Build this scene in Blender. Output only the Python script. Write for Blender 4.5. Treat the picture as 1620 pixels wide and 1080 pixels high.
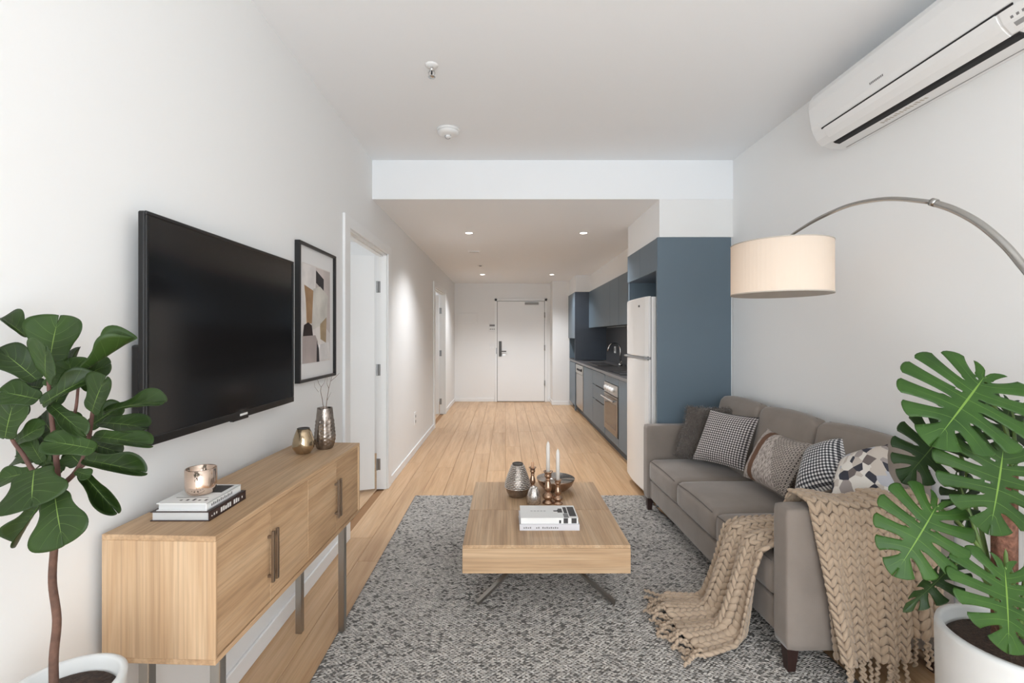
import bpy, bmesh, math, random
import numpy as np
from mathutils import Vector, Matrix
random.seed(7); rng = np.random.default_rng(7)
for o in list(bpy.data.objects): bpy.data.objects.remove(o)
scene = bpy.context.scene; COL = scene.collection
# ------------------------------------------------------------------ camera / light
F = 742.5; VX, VY = 800.0, 531.0; H = 1.35
cam = bpy.data.cameras.new('camera'); cam_o = bpy.data.objects.new('camera', cam); COL.objects.link(cam_o)
cam_o.location = (0, 0, H); cam_o.rotation_euler = (math.pi/2, 0, 0)
cam.sensor_width = 36; cam.lens = F/1620*36; cam.shift_x = 10/1620; cam.shift_y = -9/1620; cam.clip_start = .05
scene.camera = cam_o
world = bpy.data.worlds.new('world'); scene.world = world; world.use_nodes = True
bg = world.node_tree.nodes['Background']; bg.inputs[0].default_value = (.89, .95, 1, 1); bg.inputs[1].default_value = 5.9
def portal(name, loc, rot, sx, sy):
    l = bpy.data.lights.new(name, 'AREA'); l.shape = 'RECTANGLE'; l.size = sx; l.size_y = sy; l.cycles.is_portal = True
    o = bpy.data.objects.new(name, l); COL.objects.link(o); o.location = loc; o.rotation_euler = rot
portal('balcony_door_portal', (.37, -1.66, 1.19), (math.pi/2, 0, 0), 2.7, 2.42)
portal('added_bedroom_window_portal', (-3.6, 3.3, 1.5), (0, -math.pi/2, 0), 1.3, 1.7)  # unseen window, added to bring daylight onto the near door leaf
portal('added_far_window_portal', (-3.6, 7.4, 1.5), (0, -math.pi/2, 0), 1.3, 1.7)  # second added window, out of view, lights the far door leaf
DOWNLIGHT_W = 25.0; LAMP_W = .35
vs = scene.view_settings; vs.view_transform = 'Standard'; vs.look = 'None'; vs.gamma = 1; vs.use_curve_mapping = False; vs.exposure = .07

# ------------------------------------------------------------------ pixel -> place
def P(px, py, k): return Vector(((px-VX)*k, k*F, H-(py-VY)*k))
def onz(px, py, z): return P(px, py, (H-z)/(py-VY))
# ------------------------------------------------------------------ materials
def srgb(r, g, b):
    f = lambda c: (c/255/12.92) if c/255 <= .04045 else ((c/255+.055)/1.055)**2.4
    return (f(r), f(g), f(b), 1)
class NT:
    def __init__(s, name):
        s.m = bpy.data.materials.new(name); s.m.use_nodes = True; s.t = s.m.node_tree; s.b = s.t.nodes['Principled BSDF']
    def n(s, typ, **kw):
        nd = s.t.nodes.new(typ)
        for k, v in kw.items():
            if k in nd.inputs: nd.inputs[k].default_value = v
            else: setattr(nd, k, v)
        return nd
    def l(s, a, b): s.t.links.new(a, b)
    def math(s, op, a, b=None, clamp=False):
        nd = s.t.nodes.new('ShaderNodeMath'); nd.operation = op; nd.use_clamp = clamp
        for i, v in enumerate((a, b)):
            if v is None: continue
            if isinstance(v, (int, float)): nd.inputs[i].default_value = v
            else: s.l(v, nd.inputs[i])
        return nd.outputs[0]
    def mix(s, fac, a, b):
        nd = s.t.nodes.new('ShaderNodeMix'); nd.data_type = 'RGBA'
        for i, v in ((0, fac), (6, a), (7, b)):
            if isinstance(v, (int, float, tuple)): nd.inputs[i].default_value = v
            else: s.l(v, nd.inputs[i])
        return nd.outputs[2]
    def coord(s, which='Object', scale=(1, 1, 1), rand=0):
        tc = s.n('ShaderNodeTexCoord'); mp = s.n('ShaderNodeMapping'); mp.inputs['Scale'].default_value = scale
        s.l(tc.outputs[which], mp.inputs[0])
        if rand:
            oi = s.n('ShaderNodeObjectInfo'); s.l(s.math('MULTIPLY', oi.outputs['Random'], rand), mp.inputs['Location'])
        return mp.outputs[0]
    def noise(s, vec, scale=5, detail=3, rough=.5, dist=0):
        nd = s.n('ShaderNodeTexNoise'); nd.inputs['Scale'].default_value = scale; nd.inputs['Detail'].default_value = detail
        nd.inputs['Roughness'].default_value = rough; nd.inputs['Distortion'].default_value = dist
        s.l(vec, nd.inputs['Vector']); return nd.outputs[0]
    def ramp(s, fac, stops):
        nd = s.n('ShaderNodeValToRGB'); e = nd.color_ramp.elements
        while len(e) < len(stops): e.new(.5)
        for el, (p, c) in zip(e, stops): el.position = p; el.color = c
        s.l(fac, nd.inputs[0]); return nd.outputs[0]
    def bump(s, h, strength=.2, dist=.01):
        nd = s.n('ShaderNodeBump'); nd.inputs['Strength'].default_value = strength; nd.inputs['Distance'].default_value = dist
        s.l(h, nd.inputs['Height']); s.l(nd.outputs[0], s.b.inputs['Normal'])
    def color(s, c):
        if isinstance(c, tuple): s.b.inputs['Base Color'].default_value = c
        else: s.l(c, s.b.inputs['Base Color'])
    def set(s, **kw):
        for k, v in kw.items(): s.b.inputs[k.replace('_', ' ')].default_value = v
        return s
def plain(name, col, rough=.5, metal=0, bump=None, vary=0, vscale=6, **kw):
    t = NT(name); t.set(Roughness=rough, Metallic=metal, **kw)
    if vary:
        v = t.noise(t.coord(rand=9), vscale, 4)
        a = tuple(max(0, c*(1-vary)) for c in col[:3])+(1,); b = tuple(min(1, c*(1+vary)) for c in col[:3])+(1,)
        t.color(t.ramp(v, [(.3, a), (.7, b)]))
    else: t.color(col)
    if bump: t.bump(t.noise(t.coord(rand=9), bump[0], 4), bump[1], bump[2])
    return t.m
def wood(name, axis, dark, mid, light, rough=.45, tone=.0, grain=.35, big=2.2):
    t = NT(name); sc = [9.0, 9.0, 9.0]; sc[axis] = .55
    c = t.coord(scale=tuple(sc), rand=37)
    n1 = t.noise(c, big, 5, .6, .6)
    sf = [130.0, 130.0, 130.0]; sf[axis] = 2.2
    n2 = t.noise(t.coord(scale=tuple(sf), rand=11), 1.0, 3, .6)
    col = t.ramp(n1, [(.28, dark), (.5, mid), (.74, light)])
    g = t.ramp(n2, [(.35, (1-grain,)*3+(1,)), (.6, (1, 1, 1, 1))])
    mx = t.n('ShaderNodeMix', data_type='RGBA', blend_type='MULTIPLY'); mx.inputs[0].default_value = .7
    t.l(col, mx.inputs[6]); t.l(g, mx.inputs[7]); out = mx.outputs[2]
    if tone:
        oi = t.n('ShaderNodeObjectInfo'); hs = t.n('ShaderNodeHueSaturation')
        t.l(t.math('ADD', t.math('MULTIPLY', oi.outputs['Random'], tone), 1-tone/2), hs.inputs['Value']); t.l(out, hs.inputs['Color']); out = hs.outputs[0]
    t.color(out); t.set(Roughness=rough); t.bump(n2, .12, .002); return t.m
M = {}
M['wall'] = plain('wall_paint', srgb(240, 240, 239), .75, bump=(160, .06, .002))
M['ceil'] = plain('ceiling_paint', srgb(244, 246, 248), .85)
M['trim'] = plain('gloss_white_trim', srgb(242, 243, 243), .38)
M['door'] = plain('door_white', srgb(240, 241, 241), .42)
M['plank'] = wood('oak_floor', 1, srgb(180, 140, 102), srgb(200, 163, 124), srgb(214, 180, 144), .34, .10, .16)
M['joint'] = plain('floor_joint', srgb(150, 112, 76), .7)
fu = (srgb(168, 134, 100), srgb(194, 160, 124), srgb(212, 182, 148))
M['oak_x'] = wood('oak_veneer_x', 0, *fu, .5, 0, .3, 1.6); M['oak_y'] = wood('oak_veneer_y', 1, *fu, .5, 0, .3, 1.6); M['oak_z'] = wood('oak_veneer_z', 2, *fu, .5, 0, .3, 1.6)
M['blue'] = plain('blue_laminate', srgb(98, 114, 126), .42, vary=.03, vscale=2)
M['navy'] = plain('navy_splash', srgb(76, 85, 97), .4, vary=.05)
M['splash'] = plain('charcoal_splash', srgb(70, 71, 74), .35)
M['stone'] = plain('dark_stone_top', srgb(92, 91, 92), .3, vary=.12, vscale=60)
M['kick'] = plain('kick_board', srgb(62, 72, 82), .5)
M['fridge'] = plain('fridge_white', srgb(232, 229, 225), .22)
M['white'] = plain('white_plastic', srgb(235, 235, 234), .35)
M['grey'] = plain('grey_plastic', srgb(150, 150, 150), .5)
M['black'] = plain('black_plastic', srgb(22, 22, 24), .35)
M['gap'] = plain('shadow_gap', srgb(30, 30, 32), .7)
M['steel'] = plain('brushed_steel', srgb(176, 172, 166), .28, 1)
M['steel_dk'] = plain('warm_steel', srgb(150, 140, 130), .3, 1)
M['chrome'] = plain('chrome', srgb(215, 215, 215), .08, 1)
M['nickel'] = plain('satin_nickel', srgb(176, 174, 170), .25, 1)
M['hinge'] = plain('hinge_steel', srgb(150, 150, 150), .35, 1)
M['lever'] = plain('dark_lever', srgb(86, 84, 82), .4, .7)
M['glassdk'] = plain('oven_glass', srgb(70, 58, 52), .08, 0, IOR=1.5)
M['screen'] = plain('tv_screen', srgb(18, 17, 18), .14, 0, IOR=1.5)
M['bezel'] = plain('tv_bezel', srgb(14, 14, 16), .3)
M['copper'] = plain('aged_copper', srgb(184, 152, 128), .26, .9, vary=.25, vscale=40)
M['bronze'] = plain('bronze_bowl', srgb(162, 138, 120), .25, .9, vary=.2, vscale=20)
M['candle'] = plain('candle_wax', srgb(232, 227, 220), .5)
M['candle_b'] = plain('candle_beige', srgb(214, 170, 135), .5)
M['wick'] = plain('wick', srgb(220, 215, 205), .8)
M['mercury'] = plain('mercury_glass', srgb(150, 140, 132), .2, .9, bump=(55, .5, .006), vary=.25, vscale=30)
M['mercury_rib'] = plain('mercury_rib', srgb(206, 200, 194), .26, .8, vary=.35, vscale=90)
M['pewter'] = plain('pewter_bowl', srgb(166, 158, 150), .22, .9, vary=.15, vscale=20)
M['smoke'] = plain('smoked_gold_glass', srgb(176, 156, 128), .1, .85)
M['rose'] = plain('rose_mercury_cup', srgb(214, 192, 176), .12, .9, vary=.12, vscale=25)
M['twig'] = plain('twig_bark', srgb(112, 92, 82), .8)
M['paper'] = plain('page_edges', srgb(206, 206, 205), .8, bump=(300, .1, .001))
M['cover'] = plain('book_cover_white', srgb(232, 232, 230), .45)
M['cover2'] = plain('book_cover_lilac', srgb(214, 212, 216), .5)
M['cover_br'] = plain('book_cover_brown', srgb(58, 42, 42), .4)
M['ink'] = plain('print_dark', srgb(60, 58, 58), .6)
M['ink2'] = plain('print_grey', srgb(130, 128, 128), .6)
M['soil'] = plain('potting_soil', srgb(66, 50, 40), .95, bump=(120, 1, .01), vary=.4, vscale=120)
M['pot'] = plain('white_pot', srgb(214, 214, 212), .55, vary=.03)
M['trunk'] = plain('fig_bark', srgb(92, 66, 54), .85, bump=(60, .7, .006), vary=.3, vscale=50)
M['twigdk'] = plain('fig_branch', srgb(88, 60, 52), .8, vary=.2, vscale=60)
M['stem'] = plain('monstera_stem', srgb(96, 122, 60), .45, vary=.15)
M['coir'] = plain('coir_pole', srgb(120, 82, 66), .95, bump=(70, 1, .01), vary=.4, vscale=70)
M['legwood'] = plain('dark_leg', srgb(52, 34, 30), .4)
M['shade_trim'] = plain('shade_trim', srgb(190, 182, 172), .7)
M['mat_board'] = plain('mat_board', srgb(230, 229, 228), .8)
M['frame_blk'] = plain('black_frame', srgb(26, 26, 27), .4)
def fabric(name, c1, c2, rough=.9, s1=7, s2=420, bs=.25, sheen=.3):
    t = NT(name); v = t.coord(rand=13)
    t.color(t.mix(t.math('MULTIPLY', t.noise(v, s1, 4), 1.0), c1, c2)); t.set(Roughness=rough, Sheen_Weight=sheen, Sheen_Roughness=.4)
    t.bump(t.noise(v, s2, 2), bs, .002); return t.m
M['sofa'] = fabric('taupe_velvet', srgb(122, 112, 104), srgb(148, 137, 128))
M['fur'] = fabric('grey_fur', srgb(70, 64, 60), srgb(128, 118, 110), 1, 40, 150, 1.0, .6)
M['knit'] = fabric('beige_wool', srgb(168, 146, 124), srgb(198, 176, 153), 1, 30, 500, .5, .3)
M['piping'] = plain('sofa_piping', srgb(104, 96, 92), .9)
def leafmat(name, deep, mid, vein, vw=.045, rw=.022):
    t = NT(name); uv = t.n('ShaderNodeUVMap'); sp = t.n('ShaderNodeSeparateXYZ'); t.l(uv.outputs[0], sp.inputs[0])
    u, v = sp.outputs[0], sp.outputs[1]
    d = t.math('ABSOLUTE', t.math('SUBTRACT', u, .5))
    lat = t.math('LESS_THAN', d, t.math('MULTIPLY', t.math('SUBTRACT', 1.02, v), vw))
    lat = t.math('MULTIPLY', lat, .45)
    rib = t.math('LESS_THAN', v, rw)
    fac = t.math('MAXIMUM', lat, rib)
    base = t.mix(t.noise(t.coord(rand=21), 14, 3), deep, mid)
    oi = t.n('ShaderNodeObjectInfo'); hs = t.n('ShaderNodeHueSaturation')
    t.l(t.math('ADD', t.math('MULTIPLY', oi.outputs['Random'], .5), .75), hs.inputs['Value']); t.l(base, hs.inputs['Color'])
    t.color(t.mix(fac, hs.outputs[0], vein)); t.set(Roughness=.42, Specular_IOR_Level=.25)
    t.bump(fac, .25, .002)
    return t.m
M['fig'] = leafmat('fig_leaf', srgb(20, 35, 13), srgb(48, 70, 25), srgb(104, 126, 62), .025, .016)
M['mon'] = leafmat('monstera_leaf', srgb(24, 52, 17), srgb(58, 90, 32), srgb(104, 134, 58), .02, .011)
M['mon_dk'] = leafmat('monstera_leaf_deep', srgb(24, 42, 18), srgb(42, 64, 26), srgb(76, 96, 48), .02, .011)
def checks(name, n, a, mid, b):
    t = NT(name); uv = t.n('ShaderNodeUVMap'); sp = t.n('ShaderNodeSeparateXYZ'); t.l(uv.outputs[0], sp.inputs[0])
    f = lambda o: t.math('GREATER_THAN', t.math('FRACT', t.math('MULTIPLY', o, n)), .5)
    s = t.math('MULTIPLY', t.math('ADD', f(sp.outputs[0]), f(sp.outputs[1])), .5)
    nd = t.ramp(s, [(0, a), (.4, mid), (.9, b)]); nd.node.color_ramp.interpolation = 'CONSTANT'
    t.color(nd); t.set(Roughness=.9, Sheen_Weight=.2); t.bump(t.noise(t.coord(), 350, 2), .3, .002); return t.m
M['hound'] = checks('houndstooth_weave', 23, srgb(38, 34, 36), srgb(128, 120, 118), srgb(226, 220, 216))
M['gingham'] = checks('gingham_weave', 17, srgb(28, 28, 34), srgb(122, 122, 126), srgb(236, 234, 232))
M['gingham_b'] = checks('gingham_pale_back', 17, srgb(160, 155, 152), srgb(196, 190, 186), srgb(220, 216, 212))
def woven():
    t = NT('woven_band_cloth'); uv = t.n('ShaderNodeUVMap'); sp = t.n('ShaderNodeSeparateXYZ'); t.l(uv.outputs[0], sp.inputs[0])
    u, v = sp.outputs[0], sp.outputs[1]
    mp = t.n('ShaderNodeMapping'); mp.inputs['Scale'].default_value = (60, 14, 1); mp.inputs['Rotation'].default_value = (0, 0, .6); t.l(uv.outputs[0], mp.inputs[0])
    base = t.ramp(t.noise(mp.outputs[0], 1, 2), [(.35, srgb(120, 108, 102)), (.6, srgb(206, 196, 188))])
    br = t.n('ShaderNodeTexBrick'); br.inputs['Scale'].default_value = 9; br.inputs['Mortar Size'].default_value = .035
    br.inputs['Color1'].default_value = srgb(196, 186, 176); br.inputs['Color2'].default_value = srgb(176, 166, 158); br.inputs['Mortar'].default_value = srgb(48, 42, 42)
    t.l(uv.outputs[0], br.inputs[0])
    side = t.math('GREATER_THAN', t.math('ADD', u, t.math('MULTIPLY', t.math('SUBTRACT', .5, v), .45)), .66)
    c = t.mix(side, base, br.outputs[0])
    band = t.math('LESS_THAN', t.math('ABSOLUTE', t.math('SUBTRACT', u, .27)), .065)
    t.color(t.mix(band, c, srgb(110, 80, 62))); t.set(Roughness=.9); t.bump(t.noise(mp.outputs[0], 2, 2), .4, .003); return t.m
M['woven'] = woven()
def facets():
    t = NT('geometric_facet_cloth'); uv = t.n('ShaderNodeUVMap')
    vo = t.n('ShaderNodeTexVoronoi'); vo.inputs['Scale'].default_value = 7.5; t.l(uv.outputs[0], vo.inputs['Vector'])
    sp = t.n('ShaderNodeSeparateXYZ'); t.l(vo.outputs['Color'], sp.inputs[0])
    r = t.ramp(sp.outputs[0], [(0, srgb(226, 220, 212)), (.34, srgb(200, 190, 180)), (.6, srgb(160, 150, 146)), (.72, srgb(58, 58, 68)), (.82, srgb(186, 186, 192)), (.94, srgb(110, 100, 98))]); r.node.color_ramp.interpolation = 'CONSTANT'
    t.color(r); t.set(Roughness=.85); return t.m
M['facet'] = facets()
def rugmat():
    t = NT('rug_wool'); a = t.n('ShaderNodeAttribute'); a.attribute_name = 'tuft'; t.color(a.outputs['Color']); t.set(Roughness=1); return t.m
M['rug'] = rugmat(); M['rug_base'] = plain('rug_backing', srgb(110, 106, 103), 1)
def emis(name, col, s, base=None):
    t = NT(name); t.color(base or col); t.b.inputs['Emission Color'].default_value = col; t.b.inputs['Emission Strength'].default_value = s; return t.m
M['led'] = emis('led_disc', (1, .96, .9, 1), 14)
def shade():
    t = NT('shade_linen'); t.color(srgb(236, 226, 214)); t.set(Roughness=.9)
    tr = t.n('ShaderNodeBsdfTranslucent'); tr.inputs[0].default_value = srgb(238, 230, 222); mx = t.n('ShaderNodeMixShader'); mx.inputs[0].default_value = .45
    t.l(t.b.outputs[0], mx.inputs[1]); t.l(tr.outputs[0], mx.inputs[2]); t.l(mx.outputs[0], t.t.nodes['Material Output'].inputs[0]); return t.m
M['shade'] = shade(); M['diffuser'] = emis('lamp_diffuser', (1, .95, .9, 1), 1.7, srgb(240, 235, 228))
def art(name, c, s=8): return plain(name, srgb(*c), .85, vary=.16, vscale=s)

# ------------------------------------------------------------------ mesh helpers
def mk(name, verts, faces, mat, parent=None, smooth=False, uv=None, origin=None):
    v = np.array([tuple(p) for p in verts], dtype=float)
    c = np.array(origin, dtype=float) if origin is not None else (v.min(0)+v.max(0))/2
    me = bpy.data.meshes.new(name); me.from_pydata([tuple(p) for p in v-c], [], faces)
    if smooth: me.polygons.foreach_set('use_smooth', [True]*len(me.polygons))
    if uv is not None:
        l = me.uv_layers.new(); idx = np.zeros(len(me.loops), dtype=np.int32); me.loops.foreach_get('vertex_index', idx)
        l.data.foreach_set('uv', np.array(uv, dtype=float)[idx].ravel())
    me.materials.append(M[mat] if isinstance(mat, str) else mat); me.update()
    o = bpy.data.objects.new(name, me); COL.objects.link(o); o.location = c
    if parent: attach(o, parent)
    return o
def attach(o, parent):
    o.parent = parent; loc, rot = parent.location.copy(), parent.rotation_euler.to_matrix().to_4x4()
    m = Matrix.Translation(loc) @ rot
    if parent.parent: m = parent['_'] if False else world_of(parent)
    o.matrix_parent_inverse = m.inverted()
def world_of(o):
    m = Matrix.Translation(o.location) @ o.rotation_euler.to_matrix().to_4x4()
    return m if not o.parent else world_of(o.parent) @ o.matrix_parent_inverse @ m
def bm_mk(name, bm, mat, parent=None, smooth=False, origin=None):
    bmesh.ops.recalc_face_normals(bm, faces=bm.faces[:])
    bm.verts.index_update(); v = [tuple(x.co) for x in bm.verts]; f = [[x.index for x in fc.verts] for fc in bm.faces]; bm.free()
    return mk(name, v, f, mat, parent, smooth, origin=origin)
def abox(bm, x0, x1, y0, y1, z0, z1, bev=0, seg=1):
    x0, x1 = min(x0, x1), max(x0, x1); y0, y1 = min(y0, y1), max(y0, y1); z0, z1 = min(z0, z1), max(z0, z1)
    r = bmesh.ops.create_cube(bm, size=1); vs_ = r['verts']
    for v in vs_: v.co = Vector(((x0+x1)/2+v.co.x*(x1-x0), (y0+y1)/2+v.co.y*(y1-y0), (z0+z1)/2+v.co.z*(z1-z0)))
    if bev:
        ed = list({e for v in vs_ for e in v.link_edges}); bmesh.ops.bevel(bm, geom=ed, offset=bev, segments=seg, affect='EDGES', profile=.5)
def box(name, x0, x1, y0, y1, z0, z1, mat, parent=None, bev=0, seg=1):
    bm = bmesh.new(); abox(bm, x0, x1, y0, y1, z0, z1, bev, seg); return bm_mk(name, bm, mat, parent, seg > 2)
def thing(name, label, cat, loc=(0, 0, 0), group=None):
    o = bpy.data.objects.new(name, None); COL.objects.link(o); o.location = loc; o.empty_display_size = .1
    return tag(o, label, cat, group)
def tag(o, label, cat, group=None):
    o['label'] = label; o['category'] = cat
    if group: o['group'] = group
    return o
def struct(o, label=None): 
    o['kind'] = 'structure'
    if label: o['label'] = label
    return o
def lathe(prof, c=(0, 0, 0), seg=32, axis='z', rfun=None):
    v, f = [], []
    for i, (r, z) in enumerate(prof):
        for j in range(seg):
            a = 2*math.pi*j/seg; rr = r if rfun is None else rfun(r, z, a)
            p = (rr*math.cos(a), rr*math.sin(a), z)
            if axis == 'x': p = (p[2], p[0], p[1])
            if axis == 'y': p = (p[0], p[2], p[1])
            v.append((c[0]+p[0], c[1]+p[1], c[2]+p[2]))
    for i in range(len(prof)-1):
        for j in range(seg): f.append((i*seg+j, i*seg+(j+1) % seg, (i+1)*seg+(j+1) % seg, (i+1)*seg+j))
    f.append(tuple(range(seg))[::-1]); f.append(tuple((len(prof)-1)*seg+j for j in range(seg)))
    return v, f
def lobj(name, prof, c, mat, parent=None, seg=32, axis='z', rfun=None, smooth=True):
    v, f = lathe(prof, c, seg, axis, rfun); return mk(name, v, f, mat, parent, smooth)
def tube(pts, rad, seg=8):
    pts = [Vector(p) for p in pts]; n = len(pts); rad = [rad]*n if isinstance(rad, (int, float)) else rad
    v, f = [], []; t0 = (pts[1]-pts[0]).normalized(); up = Vector((0, 0, 1)) if abs(t0.z) < .9 else Vector((1, 0, 0)); nx = t0.cross(up).normalized()
    for i, p in enumerate(pts):
        t = (pts[min(i+1, n-1)]-pts[max(i-1, 0)]).normalized(); nx = (nx-t*nx.dot(t)).normalized(); ny = t.cross(nx)
        for j in range(seg):
            a = 2*math.pi*j/seg; v.append(p+(nx*math.cos(a)+ny*math.sin(a))*rad[i])
    for i in range(n-1):
        for j in range(seg): f.append((i*seg+j, i*seg+(j+1) % seg, (i+1)*seg+(j+1) % seg, (i+1)*seg+j))
    f.append(tuple(range(seg))[::-1]); f.append(tuple((n-1)*seg+j for j in range(seg)))
    return v, f
def tobj(name, pts, rad, mat, parent=None, seg=8): v, f = tube(pts, rad, seg); return mk(name, v, f, mat, parent, True)
def spline(pts, n=8):
    pts = [Vector(p) for p in pts]; q = [pts[0]*2-pts[1]]+pts+[pts[-1]*2-pts[-2]]; out = []
    for i in range(1, len(q)-2):
        for j in range(n):
            t = j/n; a, b, c, d = q[i-1], q[i], q[i+1], q[i+2]
            out.append(.5*((2*b)+(c-a)*t+(2*a-5*b+4*c-d)*t*t+(3*b-a-3*c+d)*t**3))
    return out+[pts[-1]]
def rbox(dim, r, n=(8, 8, 4), crown=(0, 0, 0), fn=None):
    """soft rounded box centred at 0: subdivided cube, rounded edges, crowned faces"""
    bm = bmesh.new(); bmesh.ops.create_cube(bm, size=2)
    bmesh.ops.subdivide_edges(bm, edges=bm.edges[:], cuts=9, use_grid_fill=True)
    hx, hy, hz = [d/2 for d in dim]
    for v in bm.verts:
        q = v.co.copy()
        e = Vector([math.copysign(abs(c)**.55, c) if abs(c) < 1 else c for c in q])
        p = Vector((e.x*hx, e.y*hy, e.z*hz)); c = Vector((max(-hx+r, min(hx-r, p.x)), max(-hy+r, min(hy-r, p.y)), max(-hz+r, min(hz-r, p.z))))
        d = p-c
        if d.length > 1e-9: p = c+d.normalized()*min(r, max(abs(d.x), abs(d.y), abs(d.z)))
        for ax in range(3):
            b, g = (ax+1) % 3, (ax+2) % 3
            p[ax] += crown[ax]*e[ax]*(1-e[b]**2)*(1-e[g]**2)
        v.co = fn(p) if fn else p
    return bm
def tris(name, texts): pass

# ------------------------------------------------------------------ the room
XL, XR, YB, YF, ZC, ZK, YE = -1.05, 1.79, -1.66, 3.695, 2.733, 2.425, 9.64
T = .085
d1, d2 = (3.12, 4.15), (6.90, 8.10); DH = 2.075
bm = bmesh.new()
for y0, y1, z0, z1 in ((YB, d1[0], 0, ZC), (d1[0], d1[1], DH, ZC), (d1[1], d2[0], 0, ZC), (d2[0], d2[1], DH, ZC), (d2[1], YE+.1, 0, ZC)):
    abox(bm, XL-T, XL, y0, y1, z0, z1)
struct(bm_mk('wall_left', bm, 'wall'))
struct(box('wall_right', XR, XR+.1, YB, YE+.1, 0, ZC, 'wall'))
bm = bmesh.new(); abox(bm, XL-T, XR, YE, YE+.1, 0, ZC); struct(bm_mk('wall_far', bm, 'wall'))
struct(box('wall_nib', .915, XR, 9.16, YE, 0, ZK, 'wall'))
bm = bmesh.new(); abox(bm, XL-T, -.95, YB-.1, YB, 0, ZC); abox(bm, 1.69, XR+.1, YB-.1, YB, 0, ZC); abox(bm, -.95, 1.69, YB-.1, YB, 2.36, ZC); struct(bm_mk('wall_back', bm, 'wall'))
struct(box('ceiling', XL-T, XR+.1, YB, YE+.1, ZC, ZC+.1, 'ceil'))
struct(box('ceiling_kitchen', XL, XR, YF, YE, ZK, ZC, 'ceil'), 'dropped white ceiling over the kitchen and hall')
bm = bmesh.new()
abox(bm, 1.212, XR, YF+.004, 4.65, 2.128, ZK); abox(bm, 1.50, XR, 4.65, 8.29, 2.128, ZK); abox(bm, 1.24, XR, 8.29, 9.16, 2.128, ZK)
struct(bm_mk('trim_1', bm, 'wall'), 'white bulkhead above the kitchen cabinets')
# floor: base slab with every plank a piece of its own
floor = struct(box('floor', XL-T, XR+.1, YB, YE+.1, -.06, -.008, 'joint'))
PW = .178; xs = XL-.02; planks = {}; rows = 0
while xs < XR:
    y = YB-rng.uniform(0, 1.2)
    while y < YE:
        L = 1.85; a, b = max(y, YB), min(y+L, YE); x0, x1 = max(xs, XL-T), min(xs+PW, XR)
        if b-a > .03 and x1-x0 > .02:
            key = (round(b-a, 3), round(x1-x0, 3))
            if key not in planks:
                w, l = (x1-x0)/2-.0009, (b-a)/2-.0009
                bm = bmesh.new(); abox(bm, -w, w, -l, l, -.006, .006, .0012); o = bm_mk('plank', bm, 'plank', origin=(0, 0, 0)); planks[key] = o.data
            else:
                o = bpy.data.objects.new('plank', planks[key]); COL.objects.link(o)
            o.location = ((x0+x1)/2, (a+b)/2, -.006); attach(o, floor)
        y += L
    xs += PW; rows += 1
# side rooms behind the two left doors (unseen windows added to light the leaves)
bm = bmesh.new()
for y0 in (1.4, 5.4, YE): abox(bm, -3.6, XL-T, y0, y0+.1, 0, ZK)
for y0, y1, z0, z1 in ((1.4, 2.45, 0, ZK), (4.15, 6.55, 0, ZK), (8.25, YE+.1, 0, ZK), (2.45, 4.15, 0, .85), (2.45, 4.15, 2.15, ZK), (6.55, 8.25, 0, .85), (6.55, 8.25, 2.15, ZK)): abox(bm, -3.7, -3.6, y0, y1, z0, z1)
struct(bm_mk('wall_bedrooms', bm, 'wall')); struct(box('floor_bedrooms', -3.6, XL-T, 1.4, YE+.1, -.05, -.001, 'plank')); struct(box('ceiling_bedrooms', -3.6, XL-T, 1.4, YE+.1, ZK, ZK+.1, 'ceil'))
# baseboards
def baseboard(name, boxes):
    bm = bmesh.new()
    for b in boxes: abox(bm, *b, bev=.003)
    struct(bm_mk(name, bm, 'trim'))
BH = .075
baseboard('baseboard_left', [(XL, XL+.013, 4.26, 6.79, 0, BH), (XL, XL+.013, 8.2, YE, 0, BH), (XL, XL+.013, YB, 3.0, 0, BH)])
baseboard('baseboard_far', [(XL+.013, -.235, YE-.013, YE, 0, BH), (.855, .915, YE-.013, YE, 0, BH), (.915, 1.235, 9.147, 9.16, 0, BH), (.902, .915, 9.16, YE-.013, 0, BH)])
baseboard('baseboard_right', [(XR-.012, XR, YB, 1.0, 0, BH)])
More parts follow.
